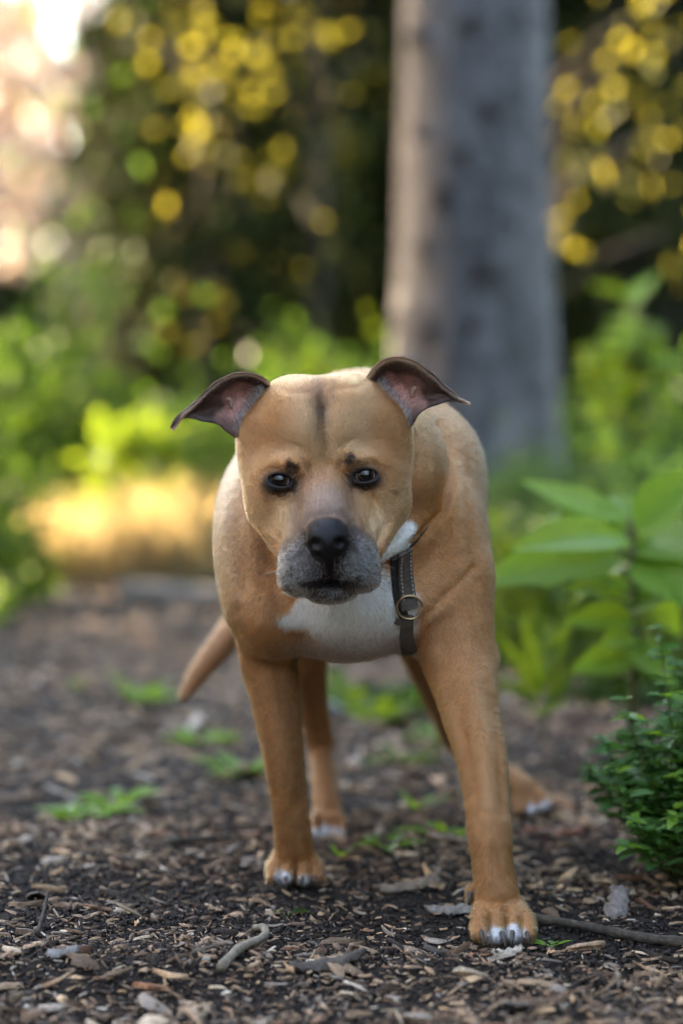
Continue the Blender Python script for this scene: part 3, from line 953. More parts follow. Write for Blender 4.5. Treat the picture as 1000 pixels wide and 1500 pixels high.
# ------------------------------------------------------------------ timbers edging the path
m_tim, nt, b = new_mat("weathered_timber")
tc = N(nt, "ShaderNodeTexCoord")
mp = N(nt, "ShaderNodeMapping"); mp.inputs["Scale"].default_value = (1.5, 18, 18)
L(nt, tc.outputs["Object"], mp.inputs["Vector"])
n_a = N(nt, "ShaderNodeTexNoise", i_Scale=3.0, i_Detail=6.0)
L(nt, mp.outputs["Vector"], n_a.inputs["Vector"])
rmp = ramp(nt, n_a.outputs["Fac"], [(.3, (.10, .088, .078)), (.7, (.24, .21, .185))])
L(nt, rmp.outputs["Color"], b.inputs["Base Color"]); b.inputs["Roughness"].default_value = .8
bp = N(nt, "ShaderNodeBump", i_Strength=.5, i_Distance=.01)
L(nt, n_a.outputs["Fac"], bp.inputs["Height"]); L(nt, bp.outputs["Normal"], b.inputs["Normal"])
for (pa, pb, Ya, Yb, lab) in ((175, 470, 7.75, 7.45, "grey weathered log edging the path left of the dog"), (640, 860, 7.0, 6.8, "grey weathered log edging the path right of the dog")):
    a = np.array([PX(pa, Ya), Ya, .020]); c_ = np.array([PX(pb, Yb), Yb, .020])
    pts = [a + (c_ - a) * t_ + np.array([0, .01 * math.sin(7 * t_), .004 * math.sin(11 * t_)]) for t_ in np.linspace(0, 1, 16)]
    v, f = tube_np(pts, [.034 * (1 + .06 * math.sin(5 * t_)) for t_ in np.linspace(0, 1, 16)], 14)
    o = link("log", mesh_from("log", v, f), m_tim, None)
    tag(o, lab, "log")

# ------------------------------------------------------------------ the herb in the right foreground
def herb():
    r = np.random.default_rng(81)
    cx, cy = .475, 2.98
    z0 = float(gh(cx, cy)[0])
    t = thing("herb", "bushy dark green herb with small whorled leaves in the right foreground", "plant", (cx, cy, z0))
    base = np.array([cx, cy, z0])
    leaves = []
    for i in range(120):
        a = r.uniform(0, 2 * np.pi); rad = math.sqrt(r.random()) * .165
        hgt = .31 * (1 - (rad / .21) ** 2) * r.uniform(.40, 1.18) + .02
        s0 = base + np.array([math.cos(a) * rad * .35, math.sin(a) * rad * .35, -.01])
        e = base + np.array([math.cos(a) * rad * 1.15, math.sin(a) * rad * 1.15, hgt])
        m_ = (s0 + e) / 2 + np.array([math.cos(a), math.sin(a), 0]) * rad * .12 + np.array([0, 0, .02])
        tube_obj("stem", [s0, m_, e], [.0016, .0013, .0008], m_stem, t, 5)
        nn = int(5 + 9 * hgt / .3)
        for k in range(nn):
            f = .28 + .72 * (k + r.random()) / nn
            p = s0 * (1 - f) ** 2 + 2 * f * (1 - f) * (m_ * 2 - (s0 + e) / 2) + e * f * f
            a0 = r.uniform(0, 6.28); nl = r.integers(3, 6)
            for j in range(nl):
                aa = a0 + j * 6.283 / nl
                d = np.array([math.cos(aa), math.sin(aa), r.uniform(-.15, .55)])
                l_ = r.uniform(.020, .038) * (1.15 - .40 * f)
                if f > .93: l_ *= .7
                leaves.append((p, d, l_, l_ * r.uniform(.46, .66), f))
    leaves.sort(key=lambda q_: q_[0][1] - 3 * q_[2] + (5 if q_[0][0] > .145 * q_[0][1] else 0))
    for (p, d, l_, w, f) in leaves[:300]:
        leaf_obj(t, M_BROAD if f > .86 and r.random() < .7 else M_HERB, p, d, np.array([0, 0, 1.0]) + r.normal(0, .25, 3), l_, w, int(r.integers(0, 4)))
    rest_ = leaves[300:]
    # the rest as joined real leaves
    tv = np.array([v.co[:] for v in LEAF_TPL[1].vertices]); tf = np.array([p.vertices[:] for p in LEAF_TPL[1].polygons])
    P = np.array([q_[0] for q_ in rest_]); D = unit(np.array([q_[1] for q_ in rest_])); Ln = np.array([q_[2] for q_ in rest_]); Wd = np.array([q_[3] for q_ in rest_])
    Nn = unit(np.array([0, 0, 1.0]) + r.normal(0, .25, P.shape))
    S = unit(np.cross(D, Nn)); U = np.cross(S, D)
    V = P[:, None] + tv[None, :, 0:1] * (S * Wd[:, None])[:, None] + tv[None, :, 1:2] * (D * Ln[:, None])[:, None] + tv[None, :, 2:3] * (U * Wd[:, None])[:, None]
    Fa = (tf[None] + (np.arange(len(P)) * len(tv))[:, None, None]).reshape(-1, 4)
    o = link("foliage", mesh_from("foliage", V.reshape(-1, 3), Fa), M_HERB, t)
    o["kind"] = "stuff"


M_HERB = leaf_mat("herb_leaf", (.032, .110, .036), (.115, .25, .065), (2.2, 2.2, 1.3), tw=.3, rough=.42)
herb()

M_PALE_TWIG = bark_mat('pale_twig', (.30, .24, .17), (.50, .41, .30), (.62, .52, .40), 60.0, 1.0)

# ------------------------------------------------------------------ loose sticks and bark lying on the mulch
def stick(name, label, pts_px, r0, r1, mat, cat="stick", zl=.006, seg_=8, flat=1.0, bump_=.12):
    pts = []
    for (px, py, lift) in pts_px:
        Yg = groundY(py); x = PX(px, Yg)
        pts.append(np.array([x, Yg, float(gh(x, Yg)[0]) + zl + lift]))
    pts = np.array(pts)
    k = 18
    tt = np.linspace(0, len(pts) - 1, k)
    P = np.stack([np.interp(tt, np.arange(len(pts)), pts[:, d]) for d in range(3)], 1)
    P[1:-1] = (P[:-2] + 2 * P[1:-1] + P[2:]) / 4
    rr = [(r0 + (r1 - r0) * i / (k - 1)) * (1 + bump_ * math.sin(i * 2.3)) for i in range(k)]
    v, f = tube_np(P, rr, seg_, flat)
    c0 = P.mean(0)
    o = link(name, mesh_from(name, v - c0, f), mat, None, loc=tuple(c0))
    return tag(o, label, cat)


def bark_piece(name, label, px, py, ln, wd, yaw, col, cat="bark piece", tilt=.12, th=.006):
    Yg = groundY(py); x = PX(px, Yg); z = float(gh(x, Yg)[0])
    r = np.random.default_rng(int(px * 7 + py))
    nx_, ny_ = 12, 5
    EW, EL = r.uniform(.62, 1.1, nx_ + 1), r.uniform(.7, 1.25, nx_ + 1)
    EX = r.uniform(.78, 1.12, ny_ + 1)
    V = []
    for s_ in (1, -1):
        for i in range(nx_ + 1):
            u = i / nx_ - .5
            for j in range(ny_ + 1):
                v_ = j / ny_ - .5
                w = wd * (1 - 1.3 * abs(u) ** 2.6) * EW[i] * (EL[i] if v_ < 0 else 1)
                V.append((u * ln * EX[j], v_ * w, s_ * th * .5 * (1 - (2 * v_) ** 4 * .7) + .35 * wd * (-(v_ * 2) ** 2) * .35 + r.normal(0, th * .22) + .05 * ln * (u * 2) ** 2))
    M_ = (nx_ + 1) * (ny_ + 1)
    idx = np.arange(M_).reshape(nx_ + 1, ny_ + 1)
    F = []
    for i in range(nx_):
        for j in range(ny_):
            a, b_, c_, d = idx[i, j], idx[i + 1, j], idx[i + 1, j + 1], idx[i, j + 1]
            F.append((a, b_, c_, d)); F.append((d + M_, c_ + M_, b_ + M_, a + M_))
    edge = list(idx[:, 0]) + list(idx[-1, 1:]) + list(idx[::-1, -1][1:]) + list(idx[0, ::-1][1:-1])
    for a, b_ in zip(edge, edge[1:] + edge[:1]):
        F.append((a, a + M_, b_ + M_, b_))
    me = mesh_from(name, V, F)
    set_col(me, np.tile(np.array(col) * 1.7, (len(V), 1)) * r.uniform(.7, 1.25, (len(V), 1)))
    o = link(name, me, m_chip, None, loc=(x, Yg, z + .008 + .35 * ln * math.sin(tilt) * .5))
    o.rotation_euler = (0.10, -tilt, yaw)
    return tag(o, label, cat)


stick("stick", "pale curved stick with a hooked end lying in the mulch at bottom left centre", [(322, 1436, .004), (350, 1420, .005), (378, 1402, .007), (390, 1388, .008), (386, 1377, .008), (372, 1374, .004)], .0052, .0040, M_PALE_TWIG)
stick("stick", "long thin brown stick running from the right forepaw to the right edge", [(788, 1352, .004), (860, 1368, .004), (940, 1382, .003), (1040, 1392, .003)], .0048, .0060, M_TWIG)
stick("stick", "short grey stick lying left of the left forepaw", [(248, 1248, .004), (290, 1247, .006), (336, 1243, .005)], .0055, .0045, M_TWIG)
stick("stick", "thin twig curving behind the right forepaw", [(750, 1248, .004), (800, 1240, .012), (840, 1255, .006), (870, 1262, .003)], .0030, .0020, M_TWIG)
stick("stick", "slim pale splinter standing up at the left edge of the mulch", [(52, 1385, .001), (60, 1370, .010), (68, 1354, .022)], .0028, .0018, M_TWIG)
bark_piece("bark", "long reddish brown bark strip lying right of the right foreleg", 815, 1228, .115, .034, -.75, (.12, .045, .024))
bark_piece("bark", "second brown bark strip under the right hind paw", 775, 1195, .10, .026, -.5, (.085, .045, .028))
bark_piece("bark", "large grey-brown flake of bark on dark soil between the forepaws", 598, 1302, .082, .030, .35, (.17, .125, .090))
bark_piece("bark", "pale cracked bark flake left of the right forepaw", 668, 1335, .066, .026, -.1, (.20, .175, .15))
bark_piece("bark", "broad tan wood chip lying flat near the bottom edge", 284, 1472, .030, .024, .3, (.27, .19, .125))
bark_piece("bark", "broad dark grey bark slab at the bottom right of centre", 480, 1428, .080, .030, .35, (.05, .037, .028))
bark_piece("bark", "pale wood flake below the right forepaw", 745, 1410, .034, .012, .1, (.30, .25, .19))
bark_piece("bark", "upright grey chunk of bark under the herb", 905, 1335, .050, .028, 1.2, (.13, .105, .09), tilt=.7)
bark_piece("bark", "flat pale grey chip at bottom left", 90, 1422, .036, .018, .1, (.16, .145, .13))

# pale stone behind the left hind leg
r = np.random.default_rng(4)
Yg = groundY(1048); x = PX(484, Yg)
vs, fs = [], []
for j in range(9):
    for i in range(14):
        ph, a_ = math.pi * j / 8, 2 * math.pi * i / 14
        k = 1 + .12 * math.sin(3 * a_ + 2 * ph) + .06 * math.cos(5 * a_)
        vs.append((.034 * math.sin(ph) * math.cos(a_) * k, .028 * math.sin(ph) * math.sin(a_) * k, .020 * math.cos(ph)))
for j in range(8):
    for i in range(14):
        fs.append((j * 14 + i, (j + 1) * 14 + i, (j + 1) * 14 + (i + 1) % 14, j * 14 + (i + 1) % 14))
me = mesh_from("stone", vs, fs); set_col(me, np.tile([.42, .40, .40], (len(vs), 1)))
tag(link("stone", me, m_chip, None, loc=(x, Yg, float(gh(x, Yg)[0]) + .016)), "pale grey stone on the mulch behind the left hind leg", "stone")
# ================================================================== THE DOG
Y0 = 2.655          # distance of the eyes


# ---- signed distance sculpting on a rectilinear grid
def axis(pieces):
    out = []
    for a, b, h in pieces:
        n = max(1, int(round((b - a) / h)))
        out.append(np.linspace(a, b, n, endpoint=False))
    out.append(np.array([pieces[-1][1]]))
    return np.concatenate(out).astype(np.float32)


GX = axis([(-0.25, -0.115, .0034), (-0.115, 0.075, .0016), (0.075, 0.165, .0023), (0.165, 0.34, .0036)])
GY = axis([(2.50, 2.74, .0017), (2.74, 3.00, .0036), (3.00, 3.66, .0060)])
GZ = axis([(-0.03, 0.10, .0022), (0.10, 0.355, .0034), (0.355, 0.56, .0016), (0.56, 0.66, .0028)])
FIELD = np.full((len(GX), len(GY), len(GZ)), 1.0, dtype=np.float32)


def box_slices(lo, hi):
    s = []
    for g, a, b in zip((GX, GY, GZ), lo, hi):
        i0 = max(0, int(np.searchsorted(g, a)) - 1)
        i1 = min(len(g), int(np.searchsorted(g, b)) + 1)
        s.append(slice(i0, max(i0 + 1, i1)))
    return tuple(s)


def apply_field(d, sl, k, op):
    a = FIELD[sl]
    if op == 'add':
        h = np.maximum(k - np.abs(a - d), 0) / k
        FIELD[sl] = np.minimum(a, d) - h * h * (k * 0.25)
    else:
        d = -d
        h = np.maximum(k - np.abs(a - d), 0) / k
        FIELD[sl] = np.maximum(a, d) + h * h * (k * 0.25)


def E(px, py, Y, rx, rz, ry, k=.02, rot=0.0, tilt=0.0, op='add'):
    """ellipsoid: rx, rz in photograph pixels at that distance, ry (along the view) in metres"""
    c = Q(px, py, Y).astype(np.float32)
    r = np.array([RP(rx, Y), ry, RP(rz, Y)], dtype=np.float32)
    m = float(r.max()) + k + .006
    if rot == 0 and tilt == 0:
        ext = r + k + .006
    else:
        ext = np.array([m, m, m])
    sl = box_slices(c - ext, c + ext)
    x = GX[sl[0]][:, None, None] - c[0]
    y = GY[sl[1]][None, :, None] - c[1]
    z = GZ[sl[2]][None, None, :] - c[2]
    if rot:
        a = math.radians(rot)
        x, z = x * math.cos(a) + z * math.sin(a), -x * math.sin(a) + z * math.cos(a)
    if tilt:
        a = math.radians(tilt)
        y, z = y * math.cos(a) + z * math.sin(a), -y * math.sin(a) + z * math.cos(a)
    k0 = np.sqrt((x / r[0]) ** 2 + (y / r[1]) ** 2 + (z / r[2]) ** 2)
    k1 = np.sqrt((x / r[0] ** 2) ** 2 + (y / r[1] ** 2) ** 2 + (z / r[2] ** 2) ** 2) + 1e-6
    d = k0 * (k0 - 1.0) / k1
    d = np.where(k0 < .05, -float(r.min()), d)
    apply_field(d.astype(np.float32), sl, k, op)


def C(a, ra, b, rb, k=.015, op='add'):
    """tapered capsule between two (px, py, Y) points, radii in pixels"""
    A, B = Q(*a).astype(np.float32), Q(*b).astype(np.float32)
    r1, r2 = RP(ra, a[2]), RP(rb, b[2])
    m = max(r1, r2) + k + .006
    sl = box_slices(np.minimum(A, B) - m, np.maximum(A, B) + m)
    x = GX[sl[0]][:, None, None] - A[0]
    y = GY[sl[1]][None, :, None] - A[1]
    z = GZ[sl[2]][None, None, :] - A[2]
    v = B - A
    h = np.clip((x * v[0] + y * v[1] + z * v[2]) / float(v @ v), 0, 1)
    d = np.sqrt((x - v[0] * h) ** 2 + (y - v[1] * h) ** 2 + (z - v[2] * h) ** 2) - (r1 + (r2 - r1) * h)
    apply_field(d.astype(np.float32), sl, k, op)


def chain(pts, k=.015, op='add'):
    """one limb: a run of tapered capsules joined without bulges, then blended into the body"""
    # resample to a smooth taper
    p = np.array([list(Q(*q[:3])) + [RP(q[3], q[2])] for q in pts])
    t = np.linspace(0, len(p) - 1, (len(p) - 1) * 3 + 1)
    i = np.clip(np.floor(t).astype(int), 0, len(p) - 2)
    f = (t - i)[:, None]
    p1, p2 = p[i], p[i + 1]
    p0 = np.where((i > 0)[:, None], p[np.maximum(i - 1, 0)], 2 * p1 - p2)
    p3 = np.where((i < len(p) - 2)[:, None], p[np.minimum(i + 2, len(p) - 1)], 2 * p2 - p1)
    p = .5 * (2 * p1 + (p2 - p0) * f + (2 * p0 - 5 * p1 + 4 * p2 - p3) * f ** 2 + (3 * p1 - p0 - 3 * p2 + p3) * f ** 3)
    m = p[:, 3].max() + k + .006
    sl = box_slices(p[:, :3].min(0) - m, p[:, :3].max(0) + m)
    x0, y0, z0 = GX[sl[0]][:, None, None], GY[sl[1]][None, :, None], GZ[sl[2]][None, None, :]
    best = None
    for a, b in zip(p[:-1].astype(np.float32), p[1:].astype(np.float32)):
        v = b[:3] - a[:3]
        x, y, z = x0 - a[0], y0 - a[1], z0 - a[2]
        h = np.clip((x * v[0] + y * v[1] + z * v[2]) / float(v @ v), 0, 1)
        d = np.sqrt((x - v[0] * h) ** 2 + (y - v[1] * h) ** 2 + (z - v[2] * h) ** 2) - (a[3] + (b[3] - a[3]) * h)
        best = d if best is None else np.minimum(best, d)
    apply_field(best.astype(np.float32), sl, k, op)


def sculpt_dog():
    y = Y0
    # --- trunk
    E(514, 772, 3.02, 199, 192, .30, .03)
    E(520, 785, 3.30, 165, 160, .22, .05)
    E(522, 770, 3.46, 140, 140, .14, .05)
    E(560, 700, 2.93, 110, 118, .14, .05)                # withers
    # --- shoulders and chest
    E(374, 800, 2.87, 56, 120, .09, .03, rot=-4)
    E(654, 812, 2.875, 64, 138, .105, .018, rot=5)
    E(640, 705, 2.94, 72, 105, .095, .014)
    E(508, 872, 2.84, 108, 98, .105, .03)
    E(402, 890, 2.84, 62, 75, .075, .03)
    E(606, 880, 2.82, 55, 78, .07, .022)
    # --- neck
    C((480, 690, 2.78), 108, (530, 690, 2.98), 150, .03)
    E(569, 690, 2.832, 88, 102, .100, .007)
    E(500, 760, 2.81, 108, 70, .09, .02)
    C((536, 815, 2.715), 19, (596, 783, 2.752), 21, .008)    # white throat roll
    # --- right foreleg, stepping forward
    chain([(655, 850, 2.82, 66), (668, 950, 2.80, 55), (682, 1010, 2.77, 46), (693, 1060, 2.74, 40), (707, 1120, 2.70, 35),
           (713, 1180, 2.67, 31), (717, 1222, 2.655, 31.5), (720, 1260, 2.65, 29), (726, 1305, 2.645, 31)], .018)
    E(714, 968, 2.815, 15, 24, .022, .016)                  # elbow
    # --- left foreleg
    chain([(396, 880, 2.87, 56), (394, 960, 2.90, 44), (402, 1010, 2.90, 38), (409, 1060, 2.90, 33), (417, 1120, 2.905, 28.5),
           (424, 1180, 2.92, 26), (429, 1222, 2.935, 27), (431, 1250, 2.95, 28)], .018)
    # --- hind legs
    chain([(425, 850, 3.42, 80), (438, 935, 3.27, 46), (452, 1010, 3.33, 27), (468, 1085, 3.40, 20), (474, 1130, 3.37, 18.5),
           (480, 1185, 3.32, 21)], .02)
    E(472, 1098, 3.415, 15, 18, .02, .012)
    chain([(610, 850, 3.45, 80), (625, 945, 3.36, 44), (650, 1030, 3.48, 26), (670, 1080, 3.56, 23), (724, 1130, 3.52, 22),
           (766, 1158, 3.48, 22)], .02)
    # --- tail
    chain([(500, 720, 3.58, 30), (430, 810, 3.60, 26), (352, 908, 3.52, 22), (315, 955, 3.45, 19), (288, 990, 3.42, 15),
           (270, 1020, 3.40, 8)], .02)
    # --- paws
    def paw(cx, cy, Y, w, toes, k=.0035):
        E(cx, cy, Y, w, w * .62, .034, .012)
        for (x0, y0, xk, yk, xt, yt, r) in toes:
            C((x0, y0, Y - .004), r * 1.02, (xk, yk, Y - .034), r * 1.0, .006)
        for (x0, y0, xk, yk, xt, yt, r) in toes:
            C((xk, yk, Y - .034), r * .98, (xt, yt, Y - .050), r * .90, k)
    paw(734, 1345, 2.650, 40, [(712, 1318, 703, 1345, 702, 1367, 13), (724, 1318, 726, 1345, 727, 1371, 13.5),
                               (740, 1318, 751, 1346, 753, 1371, 13.5), (752, 1322, 770, 1350, 772, 1368, 12.5)])
    paw(431, 1268, 2.975, 36, [(412, 1248, 402, 1270, 400, 1285, 11.5), (424, 1246, 421, 1266, 417, 1287, 12),
                               (438, 1246, 443, 1266, 445, 1287, 12), (450, 1250, 462, 1270, 464, 1284, 11)])
    paw(480, 1205, 3.32, 24, [(468, 1190, 462, 1200, 463, 1222, 8.5), (477, 1188, 475, 1202, 476, 1227, 9.5),
                              (484, 1188, 488, 1202, 490, 1227, 9.5), (490, 1190, 499, 1202, 500, 1220, 8.5)])
    paw(771, 1166, 3.50, 22, [(757, 1160, 756, 1171, 758, 1187, 8.5), (764, 1160, 770, 1171, 776, 1188, 9),
                              (773, 1158, 785, 1167, 793, 1183, 9), (779, 1156, 793, 1164, 801, 1176, 8.5)])
    C((690, 1300, 2.672), 7, (688, 1318, 2.662), 5, .006)     # dew pad

    # --- skull
    E(473, 645, y + .080, 112, 94, .082, .02)
    E(403, 648, y + .078, 56, 60, .062, .02)
    E(545, 640, y + .078, 57, 62, .062, .02)
    E(426, 592, y + .090, 43, 40, .05, .016)
    E(518, 586, y + .090, 43, 40, .05, .016)
    E(404, 704, y + .062, 49, 72, .060, .02)
    E(551, 696, y + .062, 50, 78, .060, .02)
    C((397, 748, y + .052), 29, (428, 800, y + .006), 27, .02)
    C((568, 742, y + .052), 30, (540, 796, y + .006), 26, .02)
    E(478, 770, y + .045, 80, 78, .062, .02)
    E(450, 628, y + .034, 46, 62, .034, .03)              # forehead halves
    E(496, 624, y + .034, 46, 62, .034, .03)
    E(378, 600, y + .135, 22, 40, .035, .015)              # ear bases
    E(566, 592, y + .135, 24, 40, .035, .015)
    # --- muzzle
    C((474, 722, y + .006), 33, (479, 776, y - .062), 30, .018)
    E(478, 805, y - .028, 56, 46, .056, .02)
    C((442, 742, y + .010), 20, (440, 806, y - .030), 24, .015)
    C((507, 736, y + .010), 20, (519, 800, y - .030), 24, .015)
    E(443, 826, y - .042, 34, 40, .038, .012, rot=8)
    E(520, 820, y - .042, 34, 40, .038, .012, rot=-8)
    E(433, 846, y - .040, 26, 26, .032, .008)
    E(530, 841, y - .040, 27, 26, .032, .008)
    E(455, 838, y - .058, 25, 27, .024, .009)
    E(509, 834, y - .058, 25, 27, .024, .009)
    E(484, 866, y - .036, 39, 18.0, .025, .004)             # chin
    C((446, 866, y - .076), 3, (482, 853, y - .086), 7, .006, 'sub')
    C((482, 853, y - .086), 7, (520, 861, y - .076), 3, .006, 'sub')
    # --- brows, eyelids
    C((394, 677, y + .012), 14, (432, 680, y - .001), 15, .014)
    C((512, 672, y - .001), 15, (556, 670, y + .012), 14, .014)
    E(409, 704, y + .010, 27, 20, .0185, .008)
    E(535, 697, y + .010, 27, 20, .0185, .008)
    E(409, 704, y - .010, 19, 9.2, .0165, .0020, rot=-8, op='sub')
    E(535, 697, y - .010, 19, 9.2, .0165, .0020, rot=8, op='sub')
    # --- nose leather
    E(480, 791, y - .088, 33, 29, .020, .006)
    E(479, 772, y - .080, 29, 16, .020, .008)
    C((481, 812, y - .096), 8, (482, 838, y - .084), 6, .008)
    E(461, 797, y - .108, 8.0, 7.5, .010, .005, op='sub')
    E(499, 796, y - .108, 8.0, 7.5, .010, .005, op='sub')
    C((455, 801, y - .104), 3, (447, 806, y - .094), 2.5, .004, 'sub')
    C((505, 800, y - .104), 3, (513, 805, y - .094), 2.5, .004, 'sub')
    C((481, 806, y - .110), 1.5, (482, 846, y - .090), 2.0, .004, 'sub')     # philtrum


def surface_nets():
    f = FIELD
    s = f < 0
    su = s.view(np.uint8)
    cnt = (su[:-1, :-1, :-1] + su[1:, :-1, :-1] + su[:-1, 1:, :-1] + su[1:, 1:, :-1]
           + su[:-1, :-1, 1:] + su[1:, :-1, 1:] + su[:-1, 1:, 1:] + su[1:, 1:, 1:])
    mixed = (cnt > 0) & (cnt < 8)
    I, J, K = np.nonzero(mixed)
    ny, nz = f.shape[1] - 1, f.shape[2] - 1
    flat = (I.astype(np.int64) * ny + J) * nz + K
    corners = [(a, b, c) for a in (0, 1) for b in (0, 1) for c in (0, 1)]
    val = {c: f[I + c[0], J + c[1], K + c[2]] for c in corners}
    acc = np.zeros((len(I), 3)); num = np.zeros(len(I))
    for a in corners:
        for ax in range(3):
            if a[ax]:
                continue
            b = list(a); b[ax] = 1; b = tuple(b)
            va, vb = val[a], val[b]
            m = (va < 0) != (vb < 0)
            t = np.where(m, va / np.where(m, va - vb, 1), 0)
            for d in range(3):
                acc[:, d] += np.where(m, (t if d == ax else a[d]), 0)
            num += m
    fr = acc / num[:, None]
    P = np.stack([GX[I] + fr[:, 0] * (GX[I + 1] - GX[I]), GY[J] + fr[:, 1] * (GY[J + 1] - GY[J]),
                  GZ[K] + fr[:, 2] * (GZ[K + 1] - GZ[K])], 1)

    def cid(i, j, k):
        return np.searchsorted(flat, (i.astype(np.int64) * ny + j) * nz + k)
    quads = []
    for ax in range(3):
        a = [slice(None)] * 3; b = [slice(None)] * 3
        a[ax] = slice(0, -1); b[ax] = slice(1, None)
        sa, sb = s[tuple(a)], s[tuple(b)]
        i, j, k = np.nonzero(sa != sb)
        o = [i, j, k]
        u, v = (ax + 1) % 3, (ax + 2) % 3
        ok = (o[u] > 0) & (o[v] > 0) & (o[u] < (f.shape[u] - 1)) & (o[v] < (f.shape[v] - 1))
        o = [q[ok] for q in o]
        inside = sa[tuple(o)]
        def sh(du, dv):
            q = list(o); q[u] = q[u] - du; q[v] = q[v] - dv
            return cid(*q)
        q = np.stack([sh(1, 1), sh(0, 1), sh(0, 0), sh(1, 0)], 1)
        q[~inside] = q[~inside][:, ::-1]
        quads.append(q)
    F = np.concatenate(quads)
    return P, F


def relax(P, F, it=2, lam=.5):
    n = len(P)
    e = np.concatenate([F[:, [0, 1]], F[:, [1, 2]], F[:, [2, 3]], F[:, [3, 0]]])
    e = np.concatenate([e, e[:, ::-1]])
    deg = np.bincount(e[:, 0], minlength=n).astype(float)
    deg[deg == 0] = 1
    for l in [lam, -lam * 1.04] * it:
        S = np.stack([np.bincount(e[:, 0], weights=P[e[:, 1], d], minlength=n) for d in range(3)], 1) / deg[:, None]
        P = P + l * (S - P)
    return P


def vnormals(P, F):
    a, b, c, d = (P[F[:, i]] for i in range(4))
    fn = np.cross(c - a, d - b)
    nn = np.zeros_like(P)
    for i in range(4):
        for ax in range(3):
            nn[:, ax] += np.bincount(F[:, i], weights=fn[:, ax], minlength=len(P))
    return nn / (np.linalg.norm(nn, axis=1, keepdims=True) + 1e-12)


sculpt_dog()
DP, DF = surface_nets()
del FIELD
DP = relax(DP, DF, 2)
DN = vnormals(DP, DF)


def to_px(P):
    c, s = math.cos(PITCH), math.sin(PITCH)
    z = P[:, 2] - CAM_H
    dep = P[:, 1] * c - z * s
    up = P[:, 1] * s + z * c
    return np.stack([500 + FPX * P[:, 0] / dep, 750 - FPX * up / dep], 1)


def stroke(pts, w, depth, ymin=0.0, ymax=9.0):
    """sculpting stroke on the side of the body turned to the path: + cuts a crease, - raises a ridge (depth in mm)"""
    uv = to_px(DP)
    best = np.full(len(DP), 1e9)
    for a, b_ in zip(pts[:-1], pts[1:]):
        a, b_ = np.array(a, float), np.array(b_, float)
        v = b_ - a
        h = np.clip(((uv - a) @ v) / (v @ v), 0, 1)
        taper = 1.0
        best = np.minimum(best, np.linalg.norm(uv - a - h[:, None] * v, axis=1) / taper)
    m = np.exp(-(best / w) ** 2) * np.clip(-DN[:, 1] * 1.6, 0, 1) * (DP[:, 1] > ymin) * (DP[:, 1] < ymax)
    return -m * depth * .001


